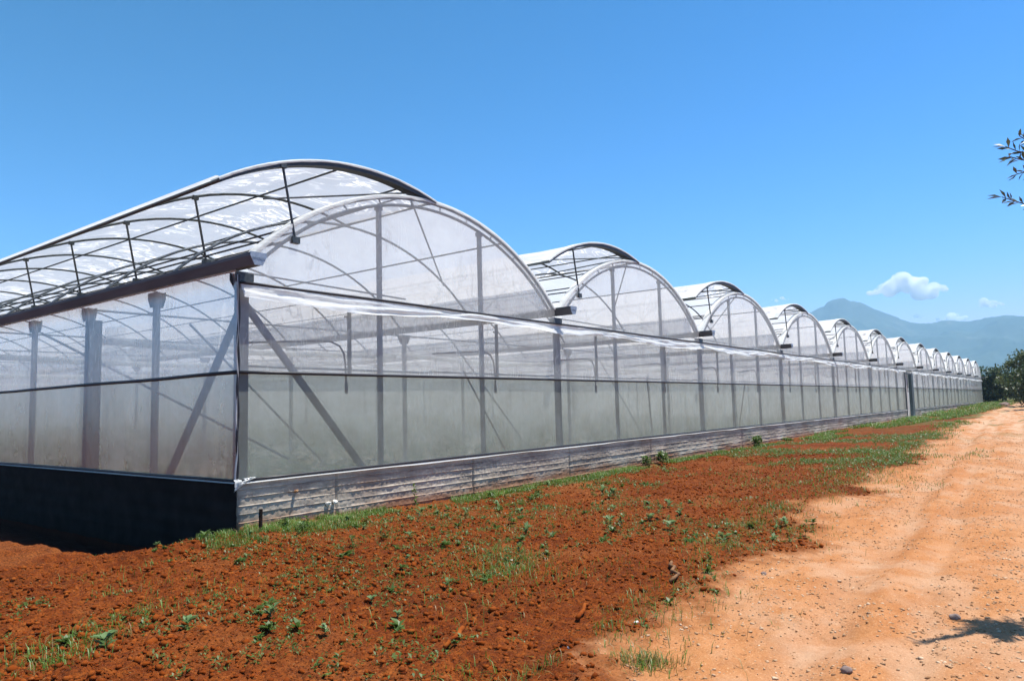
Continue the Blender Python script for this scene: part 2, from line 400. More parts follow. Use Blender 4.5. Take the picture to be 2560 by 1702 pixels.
def ground_parts(x, y):
    """returns height, road, pale, inside, grass for arrays x, y"""
    base = np.interp(x, GX, GZ)
    ins = sstep(0.05, 0.3, x) * sstep(0.05, 0.3, y) * (1 - sstep(103.8, 104.2, x)) * (1 - sstep(40, 40.4, y))
    edge = np.interp(x, RX, RY) + (fbm(x * 0.55, y * 0.55, 3, 21) - 0.5) * 1.5 + (fbm(x * 3, y * 3, 3, 22) - 0.5) * 0.5
    dist = np.hypot(x - CAM.x, y - CAM.y)
    road = 1 - sstep(-0.5, 0.35, y - edge + (fbm(x * 7, y * 7, 3, 24) - 0.5) * 0.7)
    road *= sstep(-13.6, -13.0, y + 0 * x)
    field = (1 - road) * (1 - ins)
    z = base.copy()
    # slow swell
    z = z + (fbm(x * 0.35, y * 0.35, 3, 5) - 0.5) * 0.16 * (1 - ins) * np.clip(1 - np.exp(-(np.abs(y)) / 0.8), 0, 1)
    # ditch by the shaded wall
    wob = 0.5 * (fbm(x * 1.1, y * 0 + 3, 3, 9) - 0.5)
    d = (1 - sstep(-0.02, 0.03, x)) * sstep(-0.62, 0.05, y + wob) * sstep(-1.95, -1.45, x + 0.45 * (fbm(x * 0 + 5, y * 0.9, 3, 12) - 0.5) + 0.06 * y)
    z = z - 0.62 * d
    lip = np.exp(-((y + 0.68 + wob) / 0.25) ** 2) * (1 - sstep(-0.7, 0.1, x))
    z = z + 0.06 * lip
    # clods
    cl = fbm(x * 4.2, y * 4.2, 3, 31) - 0.5
    bl = 1 - np.abs(fbm(x * 13, y * 13, 3, 37) * 2 - 1)
    fine = fbm(x * 26, y * 26, 2, 43) - 0.5
    fadef = np.clip(18 / np.maximum(dist, 1), 0.25, 1)
    z = z + field * (cl * 0.045 + (bl - 0.7) * 0.038 + fine * 0.04) * fadef
    # furrow ridges in the tilled field run with the building
    z = z + field * 0.018 * np.sin((y + 0.25 * fbm(x * 0.5, y, 2, 3)) * 7.5) * np.clip(20 / np.maximum(dist, 1), 0, 1)
    # road ruts
    yr = y - np.interp(x, RX, RY)
    yr = yr + 0.25 * (fbm(x * 0.4, 0 * y, 2, 26) - 0.5)
    rut = np.exp(-((yr + 1.15) / 0.20) ** 2) + np.exp(-((yr + 2.65) / 0.24) ** 2) + 0.6 * np.exp(-((yr + 1.75) / 0.10) ** 2) - 0.5 * np.exp(-((yr + 1.45) / 0.1) ** 2) - 0.5 * np.exp(-((yr + 2.95) / 0.1) ** 2)
    z = z + road * (-0.045 * rut + (fbm(x * 2.2, y * 2.2, 3, 51) - 0.5) * 0.05 + (fbm(x * 14, y * 14, 3, 57) - 0.5) * 0.024 + (fbm(x * 38, y * 38, 2, 58) - 0.5) * 0.014 - 0.03)
    pale = road * np.clip(sstep(0.45, 0.75, fbm(x * 1.3, y * 2.3, 5, 61, 0.65)) * 0.45 + sstep(14, 40, x) * 0.65 * sstep(0.3, 0.55, fbm(x * 0.7, y * 2.4, 3, 63)), 0, 1)
    pale = np.clip(pale + road * 0.25 * np.clip(rut, 0, 1), 0, 1)
    far = sstep(140, 320, x) + sstep(14, 30, -y) * 0 + sstep(60, 120, y) * (1 - ins)
    gpatch = field * np.clip(sstep(22, 60, x) * sstep(0.38, 0.55, fbm(x * 0.5, y * 1.5, 3, 71)) + 0.8 * np.exp(-((y + 0.35) / 0.3) ** 2) * sstep(0.50, 0.62, fbm(x * 0.8, y, 3, 73)) * sstep(-0.5, 0.3, x) + far, 0, 1)
    gpatch = np.clip(gpatch + road * sstep(20, 40, x) * sstep(0.62, 0.72, fbm(x * 0.3, y * 1.3, 3, 79)) * 0.7 + sstep(130, 170, x), 0, 1)
    z = np.where(ins > 0, base * (1 - ins) + ins * 0.05 + 0 * z, z) if False else z * (1 - ins) + ins * (0.02 + (fbm(x * 0.8, y * 0.8, 2, 81) - 0.5) * 0.08)
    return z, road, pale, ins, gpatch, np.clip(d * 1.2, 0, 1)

def axis(lo, hi, fine_lo, fine_hi, d0, grow):
    a = list(np.arange(fine_lo, fine_hi, d0))
    d = d0; x = a[-1]
    while x < hi:
        d = max(d0, d * (1 + grow)); x += d; a.append(min(x, hi))
    d = d0; x = fine_lo; left = []
    while x > lo:
        d *= 1 + grow * 3; x -= d; left.append(max(x, lo))
    return np.array(left[::-1] + a)

ax = axis(-9000, 9000, -6.0, 3.0, 0.024, 0.012)
ay = axis(-9000, 9000, -9.3, 0.25, 0.022, 0.05)
gx, gy = np.meshgrid(ax, ay, indexing='ij')
gz, g_road, g_pale, g_in, g_grass, g_ditch_shade = ground_parts(gx, gy)
ni, nj = gx.shape
idx = np.arange(ni * nj).reshape(ni, nj)
gf = np.stack([idx[:-1, :-1], idx[1:, :-1], idx[1:, 1:], idx[:-1, 1:]], -1).reshape(-1, 4)
ground = np_mesh('ground', np.stack([gx, gy, gz], -1).reshape(-1, 3), gf, M['ground'], smooth=True,
                 attrs={'road': g_road.ravel(), 'pale': g_pale.ravel(), 'inside': g_in.ravel(), 'grass': g_grass.ravel(), 'ditch_shade': g_ditch_shade.ravel()})
tag(ground, 'red tilled earth with a pale dirt track along its edge', 'ground', kind='structure')
def gh(x, y):
    a = np.atleast_1d(np.asarray(x, float)); b = np.atleast_1d(np.asarray(y, float))
    return ground_parts(a, b)
def gz1(x, y): return float(gh(x, y)[0][0])

# ------------------------------------------------------------------ mountains (a real range, built by bearing and distance)
MX = np.array([-10.5, -6.0, 1.3, 3.0, 4.5, 6.0, 7.5, 9.2, 10.6, 11.5, 12.3, 13.2, 14.6, 16.0, 18.5, 21.5, 26, 33, 45])
def mountain():
    def az_el(px, py):
        d = _f + _r2 * ((px - 1280) / 1816.8) - _u2 * ((py - 851) / 1816.8)
        return math.degrees(math.atan2(d.y, d.x)), d.z / math.hypot(d.x, d.y)
    prof = [(1500, 905), (1650, 880), (1800, 850), (1950, 800), (2031, 774), (2059, 762), (2080, 750), (2095, 744), (2112, 744.6), (2126, 753), (2152, 755.4), (2171, 764.5), (2190, 774), (2225, 786), (2252, 796.5),
            (2273, 804), (2316, 807.7), (2342, 805), (2366, 802), (2394, 804), (2427, 805), (2451, 799), (2475, 789), (2510, 782), (2534, 781), (2560, 784.6), (2640, 800), (2750, 830), (2950, 860), (3200, 900)]
    pa = sorted(az_el(*q) for q in prof)
    az0 = np.array([q[0] for q in pa]); el0 = np.array([q[1] for q in pa])
    az = np.linspace(-16, 40, 700); rr = np.linspace(2600, 6600, 110)
    A, Q = np.meshgrid(az, rr, indexing='ij')
    RC = 4600.0
    x = CAM.x + Q * np.cos(np.radians(A)); y = CAM.y + Q * np.sin(np.radians(A))
    crest = np.interp(A, az0, el0) * RC
    t = np.clip(1 - np.abs(Q - RC) / np.where(Q < RC, 2000, 2000), 0, 1)
    shape = t ** 1.25
    rid = 1 - np.abs(fbm(x / 520, y / 520, 5, 4) * 2 - 1)
    z = crest * shape * (0.58 + 0.62 * rid * (1 - 0.80 * shape ** 3) + 0.30 * shape ** 3) + (fbm(x / 60, y / 60, 4, 8) - 0.5) * 26 * (t > 0)
    z = z - 12 * (1 - sstep(0, 0.15, t))
    n0, n1 = A.shape
    ix = np.arange(n0 * n1).reshape(n0, n1)
    f = np.stack([ix[:-1, :-1], ix[1:, :-1], ix[1:, 1:], ix[:-1, 1:]], -1).reshape(-1, 4)
    m, tt, p = mat_new('wooded_slope')
    n = noise(tt, 0.004, 8, 0.65); n2 = noise(tt, 0.02, 5, 0.7)
    c = ramp(tt, n, [(0.35, (0.04, 0.06, 0.05)), (0.6, (0.08, 0.10, 0.075)), (0.75, (0.30, 0.27, 0.24))])
    c = mixc(tt, ramp(tt, n2, [(0.4, (0.5, 0.5, 0.5)), (0.6, (0, 0, 0))]), c, (0.05, 0.075, 0.045))
    tt.links.new(c, p.inputs['Base Color']); p.inputs['Roughness'].default_value = 1.0; p.inputs['Specular IOR Level'].default_value = 0.0
    o = np_mesh('mountains', np.stack([x, y, z], -1).reshape(-1, 3), f, m, smooth=True)
    tag(o, 'hazy blue mountain range behind the greenhouse', 'mountains', kind='structure')
mountain()

# ------------------------------------------------------------------ greenhouse
S, NSP, LY, BAY = 8.0, 13, 40.0, 2.5
NF = int(LY / BAY) + 1
ZC, ZM, ZR, ZG = 0.6415, 2.136, 3.397, 3.70
XE = S * NSP
DX0, DX1 = 50.6, 53.3                     # doorway
AR, AZ = 5.35, 0.01                       # arch radius and centre height
def zarch(u): return AZ + math.sqrt(max(AR * AR - (u - 4.0) ** 2, 0))
HINGE = (4.02, 5.365); VROT = R(16.6)
def vent_pt(u):
    """point of the open half-roof vent, u is its closed position"""
    dx, dz = u - 4.0, zarch(u) - zarch(4.0)
    c, s = math.cos(-VROT), math.sin(-VROT)
    return HINGE[0] + dx * c - dz * s, HINGE[1] + dx * s + dz * c

house = empty('greenhouse', (0, 0, 0))
tag(house, 'long white multi span polythene greenhouse of thirteen arched bays with open roof vents', 'greenhouse')

class Pool:
    """individual parts for the ones that show largest, the rest as one mass"""
    def __init__(s, name, mat, cap=92, smooth=False): s.n = name; s.m = mat; s.cap = cap; s.items = []; s.smooth = smooth
    def put(s, mb, pos, parent=None, kids=None): s.items.append(((Vector(pos) - CAM).length, mb, parent, kids))
    def flush(s):
        s.items.sort(key=lambda q: q[0]); rest = MB()
        for i, (d, mb, par, kids) in enumerate(s.items):
            if i < s.cap:
                o = mb.build(s.n, s.m, par or house, s.smooth)
                for kn, kmb, km in (kids or []): kmb.build(kn, km, o)
            else:
                rest.add(mb.v, mb.f)
                for kn, kmb, km in (kids or []): rest.add(kmb.v, kmb.f)
        if rest.v: tag(rest.build(s.n, s.m, house, s.smooth), kind='stuff')

posts = Pool('post', M['galv']); arches = Pool('arch', M['galv'], 92, True); ribs = Pool('vent_rib', M['galv_dark'], 92, True)
struts = Pool('vent_strut', M['galv_dark'], 92); ties = Pool('tie_beam', M['galv'], 92); purlins = Pool('purlin', M['galv_dark'], 92, True)
braces = Pool('brace', M['galv'], 92)

def frames_for(n):                         # how many frames deep to build in each bay
    return range(NF) if n < 5 else range(0, NF, 1) if n < 8 else range(0, 9)

def arch_line(x0, y, u0=0.14, u1=7.86, n=24, dr=0.0):
    out = []
    for i in range(n + 1):
        u = u0 + (u1 - u0) * i / n
        a = math.atan2(zarch(u) - AZ, u - 4.0)
        out.append((x0 + 4 + (AR + dr) * math.cos(a), y, AZ + (AR + dr) * math.sin(a)))
    return out

def bracket(x, y, along='x'):
    b = MB()
    w2, w1 = 0.145, 0.065
    if along == 'x': pr = [(x - w2, y, ZG - 0.16), (x + w2, y, ZG - 0.16), (x + w2, y, ZG - 0.26), (x + w1, y, ZG - 0.40), (x - w1, y, ZG - 0.40), (x - w2, y, ZG - 0.26)]; d = Vector((0, 0.012, 0))
    else: pr = [(x, y - w2, ZG - 0.16), (x, y + w2, ZG - 0.16), (x, y + w2, ZG - 0.26), (x, y + w1, ZG - 0.40), (x, y - w1, ZG - 0.40), (x, y - w2, ZG - 0.26)]; d = Vector((0.012, 0, 0))
    pr = [Vector(q) for q in pr]
    for off in (-0.075, 0.063):
        o = d.normalized() * off
        v = [q + o for q in pr] + [q + o + d for q in pr]
        b.add(v, [tuple(range(5, -1, -1)), tuple(range(6, 12))] + [(k, (k + 1) % 6, 6 + (k + 1) % 6, 6 + k) for k in range(6)])
    return b

# posts: front row, left wall, inside
for n in range(NSP + 1):
    for k in range(NF):
        y = k * BAY + (0.07 if k == 0 else 0)
        if k and n and k % 2: continue
        if n > 8 and k > 8: continue
        x = n * S + (0.085 if n == 0 else -0.085 if n == NSP else 0)
        hw = 0.07 if k == 0 and n == 0 else 0.055 if k == 0 else 0.042
        z0 = ZC if (k == 0 or n in (0, NSP)) else -0.05
        mb = MB().box((x - hw, y - hw, z0 - 0.02), (x + hw, y + hw, ZG - 0.155))
        kids = []
        if k == 0 or n < 6: kids = [('bracket', bracket(x, y, 'y' if n == 0 and k else 'x'), M['galv_dark'])]
        posts.put(mb, (x, y, 2), kids=kids)
    if n < NSP:
        for u in (S / 3, 2 * S / 3):
            x = n * S + u
            if DX0 - 0.3 < x < DX1 + 0.3: continue
            mb = MB().box((x - 0.033, 0.03, ZC - 0.02), (x + 0.033, 0.10, zarch(u) - 0.16))
            mb.box((x - 0.055, 0.025, zarch(u) - 0.22), (x + 0.055, 0.115, zarch(u) - 0.14))
            posts.put(mb, (x, 0, 2))

# arches
for n in range(NSP):
    x0 = n * S
    mb = MB().tube(arch_line(x0, 0.05, dr=0.0, n=40), 0.028, 8).tube(arch_line(x0, 0.05, dr=-0.13, u0=0.24, u1=7.76, n=40), 0.028, 8)
    for i in range(5, 38, 4):
        a = arch_line(x0, 0.05, n=40)[i]; b = arch_line(x0, 0.05, dr=-0.13, u0=0.24, u1=7.76, n=40)[i]
        mb.tube([a, b], 0.014, 6)
    o = mb.build('gable_arch', M['galv'], house, True)
    for k in frames_for(n):
        if k == 0: continue
        arches.put(MB().tube(arch_line(x0, k * BAY), 0.026, 7), (x0 + 4, k * BAY, 4.5))
        # cross tie with two diagonals
        y = k * BAY
        if k % 2 == 0 and (n < 3 or k % 4 == 0):
            ties.put(MB().tube([(x0 + 0.1, y, 3.52), (x0 + 7.9, y, 3.52)], 0.022, 6), (x0 + 4, y, 3.5))
    y1 = LY if n < 5 else 30 if n < 8 else 20
    for u in (6.0,):
        purlins.put(MB().tube([(x0 + u, 0.05, zarch(u) - 0.04), (x0 + u, y1, zarch(u) - 0.04)], 0.018, 6), (x0 + u, 0, 4.5))
    for u, dz in ((0.92, -0.02), (0.92, -0.11)) + (((1.55, 0.02),) if n else ()):
        purlins.put(MB().tube([(x0 + u, 0.05, zarch(u) + dz), (x0 + u, y1, zarch(u) + dz)], 0.016, 6), (x0 + u, 0, 4.5))
    # diagonals of the first roof bay and in the gable plane
    braces.put(MB().tube([(x0 + 3.45, 0.05, zarch(3.45) - 0.05), (x0 + 6.9, 2.5, zarch(6.9) - 0.05)], 0.018, 6), (x0 + 5, 1, 5))
    braces.put(MB().tube([(x0 + 0.9, 2.5, 4.1), (x0 + 3.3, 0.08, 3.5)], 0.016, 6), (x0 + 2, 1, 4))

# gutters with stamped end plates
txt = bpy.data.curves.new('lettering', 'FONT'); txt.body = 'INVERCA'; txt.size = 0.062; txt.extrude = 0.003; txt.align_x = 'CENTER'; txt.resolution_u = 2
to = bpy.data.objects.new('lettering', txt); COL.objects.link(to)
bpy.context.view_layer.update()
tme = bpy.data.meshes.new_from_object(to)
tv = [tuple(v.co) for v in tme.vertices]; tf = [tuple(p.vertices) for p in tme.polygons]
bpy.data.objects.remove(to); bpy.data.curves.remove(txt)
SC = 0.80
GPROF = [(-0.15, 0.075), (-0.15, 0.015), (-0.075, -0.135), (0.075, -0.135), (0.15, 0.015), (0.15, 0.075), (0.144, 0.075), (0.144, 0.018), (0.071, -0.128), (-0.071, -0.128), (-0.144, 0.018), (-0.144, 0.075)]
GPROF = [(a * SC, b * SC) for a, b in GPROF]
CAPP = [(-0.158, 0.082), (-0.158, 0.012), (-0.080, -0.143), (0.080, -0.143), (0.158, 0.012), (0.158, 0.082)]
CAPP = [(a * SC, b * SC) for a, b in CAPP]
GY0 = -0.42
for n in range(NSP + 1):
    x = n * S + (0.03 if n == 0 else 0)
    g = MB().sweep(GPROF, (x, GY0, ZG), (x, LY, ZG)).build('gutter', M['gutter'], house)
    c = MB()
    m6 = len(CAPP)
    c.add([(x + a, GY0 - 0.006, ZG + b) for a, b in CAPP] + [(x + a, GY0, ZG + b) for a, b in CAPP],
          [tuple(range(m6)), tuple(range(2 * m6 - 1, m6 - 1, -1))] + [(k, m6 + k, m6 + (k + 1) % m6, (k + 1) % m6) for k in range(m6)])
    c.add([(x + p[0] * 0.74, GY0 - 0.007 - p[2], ZG - 0.035 + p[1] * 0.8) for p in tv], tf)
    c.build('end_cap', M['zinc'], g)

# films of the front
def wavy(x, z, s): return float((fbm(np.array([x * 0.9 + s]), np.array([z * 0.35]), 3, 90)[0] - 0.5) * 0.03)
for n in range(NSP):
    x0 = n * S
    us = np.linspace(0.14, 7.86, 41)
    ztop = [zarch(u) + 0.02 for u in us]
    vs = np.linspace(0, 1, 9)
    d = {round(u, 5): zt for u, zt in zip(us, ztop)}
    MB().sheet(lambda u, v: (x0 + u, -0.004 + wavy(x0 + u, v * 2, 3) * math.sin(math.pi * v) * 0.6, ZR + (d[round(u, 5)] - ZR) * v), list(us), list(vs)).build('gable_film', M['film_gable'], house, True)
    # film rolled over the edge of the arch
    strip = MB()
    al = arch_line(x0, 0, dr=0.032, n=48)
    prof = [(-0.014, -0.045), (-0.016, 0.0), (0.0, 0.02), (0.16, 0.022)]
    v = []; 
    for p in al:
        a = math.atan2(p[2] - AZ, p[0] - x0 - 4)
        jit = random.uniform(-0.012, 0.012)
        for yy, dr in prof:
            rr = dr + (jit if dr < -0.03 else 0)
            v.append((p[0] + rr * math.cos(a), yy, p[2] + rr * math.sin(a)))
    strip.add(v, [(i * 4 + j, (i + 1) * 4 + j, (i + 1) * 4 + j + 1, i * 4 + j + 1) for i in range(48) for j in range(3)])
    strip.build('arch_edge_film', M['film_fold'], house, True)
    segs = [(x0, x0 + S)]
    if x0 < DX0 < x0 + S: segs = [(x0, DX0), (DX1, x0 + S)]
    for a, b in segs:
        k = max(2, int((b - a) * 5))
        MB().sheet(lambda u, v: (u, -0.010 + wavy(u, v, 1) * math.sin(math.pi * v), ZM + (ZR - ZM) * v), list(np.linspace(a, b, k)), list(np.linspace(0, 1, 8))).build('upper_film', M['film_upper'], house, True)
        MB().sheet(lambda u, v: (u, -0.006 + wavy(u, v, 2) * math.sin(math.pi * v), ZC + (ZM - ZC) * v), list(np.linspace(a, b, k)), list(np.linspace(0, 1, 8))).build('lower_film', M['film_lower'], house, True)
        # bunched white film hanging under the top rail
        def bunch(u, v):
            e = min(1, (u - a + 0.15) / 0.5, (b - u + 0.15) / 0.5)
            dep = 0.20 + 0.05 * math.sin(u * 0.9 + n * 1.7) + 0.05 * float(vnoise(np.array([u * 1.9]), np.array([0.3]), 5)[0])
            fold = float(fbm(np.array([u * 1.1]), np.array([v * 5.5 + u * 0.25]), 3, 14)[0] - 0.5)
            return (u, -0.03 - 0.10 * v - fold * 0.11 * min(1, v * 4), ZR + 0.005 - dep * v + 0.02 * fold)
        MB().sheet(bunch, list(np.linspace(a, b, int((b - a) * 11) + 2)), list(np.linspace(0, 1, 12))).build('bunched_film', M['film_fold'], house, True)

def rail(name, x0, x1, z, y, r, mat, wob=0.012):
    pts = [(x, y, z + wob * (float(vnoise(np.array([x * 0.5]), np.array([z * 7]), 2)[0]) - 0.5)) for x in np.linspace(x0, x1, max(2, int((x1 - x0) / 0.8)))]
    return MB().tube(pts, r, 8).build(name, mat, house, True)
for z, y, r in ((ZR, -0.05, 0.022), (ZM, -0.035, 0.024), (ZC + 0.012, -0.03, 0.022)):
    for a, b in ((0.0, DX0), (DX1, XE)) if z < 3.0 else ((0.0, XE),):
        rail('clamp_rail', a, b, z, y, r, M['black'])
# white film hem below the bottom rail
for a, b in ((-0.01, DX0), (DX1, XE)):
    xs = list(np.linspace(a, b, int((b - a) * 6)))
    MB().sheet(lambda u, v: (u, -0.034 - 0.03 * v, ZC - 0.008 - (0.010 + 0.022 * float(vnoise(np.array([u * 1.3]), np.array([1.0]), 8)[0])) * v), xs, [0, 0.5, 1]).build('film_hem', M['film_fold'], house, True)

# left wall: films, rails, posts are already there
for k in range(NF - 1):
    y0, y1 = k * BAY, (k + 1) * BAY
    MB().sheet(lambda u, v: (-0.006 - 0.045 * max(0, min(1, (v - 0.9) / 0.1)) + wavy(u, v, 5) * math.sin(math.pi * v), u, ZM + (ZG - 0.128 - ZM) * v), list(np.linspace(y0, y1, 12)), list(np.linspace(0, 1, 12))).build('side_upper_film', M['film_upper'], house, True)
    MB().sheet(lambda u, v: (-0.006 + wavy(u, v, 6) * math.sin(math.pi * v), u, ZC + (ZM - ZC) * v), list(np.linspace(y0, y1, 12)), list(np.linspace(0, 1, 8))).build('side_lower_film', M['film_lower'], house, True)
for z, r in ((ZM, 0.026), (ZC + 0.012, 0.02)):
    MB().tube([(-0.03, y, z + 0.012 * (random.random() - .5)) for y in np.linspace(0, LY, 40)], r, 8).build('clamp_rail', M['black'], house, True)
MB().sheet(lambda u, v: (-0.03 - 0.03 * v, u, ZC - 0.005 - 0.02 * v), list(np.linspace(0, LY, 60)), [0, 1]).build('film_hem', M['film_fold'], house, True)
# far end and back walls
MB().sheet(lambda u, v: (XE + 0.006, u, ZC + (ZG - ZC) * v), list(np.linspace(0, LY, 30)), [0, .5, 1]).build('end_film', M['film_lower'], house, True)
MB().sheet(lambda u, v: (u, LY + 0.006, 0.3 + (4.4 - 0.3) * v), list(np.linspace(0, XE, 60)), [0, .5, 1]).build('back_film', M['film_back'], house, True)
# corner: film edge wrapped round the post
MB().sheet(lambda v, a: (0.0 + 0.02 * math.cos(a) - 0.012 + 0.01 * math.sin(v * 9), 0.02 * math.sin(a) - 0.014, v), list(np.linspace(ZC - 0.03, ZG - 0.2, 40)), list(np.linspace(0, 2 * math.pi, 7))).build('corner_strip', M['black'], house, True)
MB().sheet(lambda v, a: (-0.03 + 0.008 * math.sin(v * 7), -0.036 + 0.045 * a + 0.008 * math.sin(v * 11), v), list(np.linspace(ZC - 0.08, ZG - 0.2, 50)), [0, 1]).build('corner_film', M['film_fold'], house, True)
# knotted film at the foot of the corner
def knot(u, v):
    q = float(fbm(np.array([u * 9.0]), np.array([v * 4 + u * 3]), 3, 17)[0] - .5)
    ln = 0.30 * u - 0.05
    return (ln - 0.03 * (1 - u), -0.04 - 0.05 * math.sin(math.pi * v) * (1 - u) - q * 0.07, ZC + 0.03 - (0.14 * (1 - u) ** 1.5 + 0.03) * v + q * 0.03 + 0.02 * u)
MB().sheet(knot, list(np.linspace(0, 1, 26)), list(np.linspace(0, 1, 12))).build('film_knot', M['film_fold'], house, True)
# corner braces
braces.put(MB().bar((0.16, 0.09, 3.10), (2.30, 0.09, ZC), 0.08, 0.08), (1, 0, 2))
braces.put(MB().bar((0.09, 0.10, 3.05), (0.09, 2.02, ZC), 0.08, 0.08), (0, 1, 2))
braces.put(MB().tube([(0.2, 7.5, 3.3), (2.6, 2.5, 0.7)], 0.025, 6), (1, 5, 2))
for n in range(1, 4):
    braces.put(MB().tube([(n * S - 2.6, 0.6, 2.3), (n * S + 0.8, 2.2, 0.4)], 0.02, 6), (n * S, 1, 2))
    braces.put(MB().tube([(n * S - 6, 5.0, 3.4), (n * S - 2.6, 5.0, 0.3)], 0.025, 6), (n * S, 5, 2))

# roof: the fixed half and the raised vent of every bay
for n in range(NSP):
    x0 = n * S
    y1 = LY if n < 8 else 24
    ys = list(np.arange(0.0, y1 + 0.01, BAY / 4))
    def fixed(u, y):
        sag = 0.018 * (1 - math.cos(2 * math.pi * y / BAY))
        return (x0 + u, y, zarch(u) + 0.036 - sag * 0.6)
    MB().sheet(fixed, list(np.linspace(4.0, 7.88, 16)), ys).build('roof_film', M['film_roof'], house, True)
    vent = MB().sheet(lambda u, y: (x0 + vent_pt(u)[0], y, vent_pt(u)[1] + 0.034 - 0.011 * (1 - math.cos(2 * math.pi * y / BAY)) + 0.02 * (float(vnoise(np.array([u * 2.2]), np.array([y * 3.1]), 6 + n)[0]) - .5)),
                      list(np.linspace(0.0, 4.0, 20)), [-0.02] + ys).build('roof_vent', M['film_vent'], house, True)
    # free edge of the vent: folded film over a bar
    pe = vent_pt(0.0)
    ev = MB().tube([(x0 + pe[0], y, pe[1]) for y in [-0.02] + ys], 0.03, 7).build('edge_bar', M['galv_dark'], vent, True)
    ef = MB().sheet(lambda y, a: (x0 + pe[0] - 0.035 + 0.05 * math.sin(a), y, pe[1] + 0.02 + 0.035 * math.cos(a)), [-0.03] + ys, list(np.linspace(-1.2, 1.6, 5))).build('edge_fold', M['film_fold'], vent, True)
    # deep front rib with a skirt of film folded over it
    fr = MB(); us = np.linspace(0.0, 4.0, 26)
    v = []
    for i, u in enumerate(us):
        a = vent_pt(u); b = vent_pt(min(u + 0.05, 4.05)); c0 = vent_pt(max(u - 0.05, -0.05))
        t = Vector((b[0] - c0[0], 0, b[1] - c0[1])).normalized(); nn = Vector((-t.z, 0, t.x))
        th = (0.055 + 0.055 * (u / 4.0)) * (1 - 0.7 * max(0, (u - 3.3) / 0.7))
        p = Vector((x0 + a[0], 0, a[1])) + nn * 0.026
        for (yy, k) in ((-0.02, 0), (-0.02, -th), (0.16, -th), (0.16, 0)): v.append(p + nn * k + Vector((0, yy, 0)))
    f = [(i * 4 + j, i * 4 + (j + 1) % 4, (i + 1) * 4 + (j + 1) % 4, (i + 1) * 4 + j) for i in range(25) for j in range(4)] + [(3, 2, 1, 0), (100, 101, 102, 103)]
    fr.add(v, f).build('front_rib', M['black'], vent)
    fs = MB(); v = []
    for u in us:
        a = vent_pt(u); b = vent_pt(min(u + 0.05, 4.05)); c0 = vent_pt(max(u - 0.05, -0.05))
        t = Vector((b[0] - c0[0], 0, b[1] - c0[1])).normalized(); nn = Vector((-t.z, 0, t.x))
        p = Vector((x0 + a[0], 0, a[1]))
        for (yy, k) in ((-0.03, 0.004 - 0.01 * random.random()), (-0.036, 0.03), (-0.02, 0.046), (0.2, 0.046)): v.append(p + nn * k + Vector((0, yy, 0)))
    fs.add(v, [(i * 4 + j, (i + 1) * 4 + j, (i + 1) * 4 + j + 1, i * 4 + j + 1) for i in range(25) for j in range(3)]).build('front_fold', M['film_fold'], vent, True)
    for k in frames_for(n):
        y = k * BAY
        if y > y1: continue
        if k:
            ribs.put(MB().tube([(x0 + vent_pt(u)[0], y, vent_pt(u)[1] - 0.005) for u in np.linspace(0.02, 3.98, 16)], 0.024, 7), (x0 + 2, y, 5.2), vent)
        struts.put(MB().tube([(x0 + 0.70, y, 5.27), (x0 + 0.93, y, 4.14)], 0.02, 7).box((x0 + 0.66, y - 0.03, 5.22), (x0 + 0.76, y + 0.03, 5.29)).box((x0 + 0.86, y - 0.04, 4.10), (x0 + 0.99, y + 0.04, 4.2)), (x0 + .8, y, 4.7), vent)
    for u in (1.9, 3.2):
        p = vent_pt(u)
        purlins.put(MB().tube([(x0 + p[0], 0, p[1] - 0.03), (x0 + p[0], y1, p[1] - 0.03)], 0.017, 6), (x0 + u, 0, 5.3), vent)
    p = vent_pt(2.6); q = vent_pt(3.4)
    braces.put(MB().tube([(x0 + p[0] - 0.6, 2.5, vent_pt(2.0)[1] - 0.05), (x0 + q[0], 0.02, q[1] - 0.06)], 0.017, 6), (x0 + 3, 1, 5.4), vent)
    braces.put(MB().tube([(x0 + 3.3, 2.5, zarch(3.3)), (x0 + q[0] + .05, 0.02, q[1] - 0.06)], 0.017, 6), (x0 + 3, 1, 5.4), vent)
    # end piece of the hinge line
    MB().tube([(x0 + 4.02, 0, 5.40), (x0 + 4.02, y1, 5.40)], 0.03, 6).build('hinge_rail', M['galv_dark'], house)

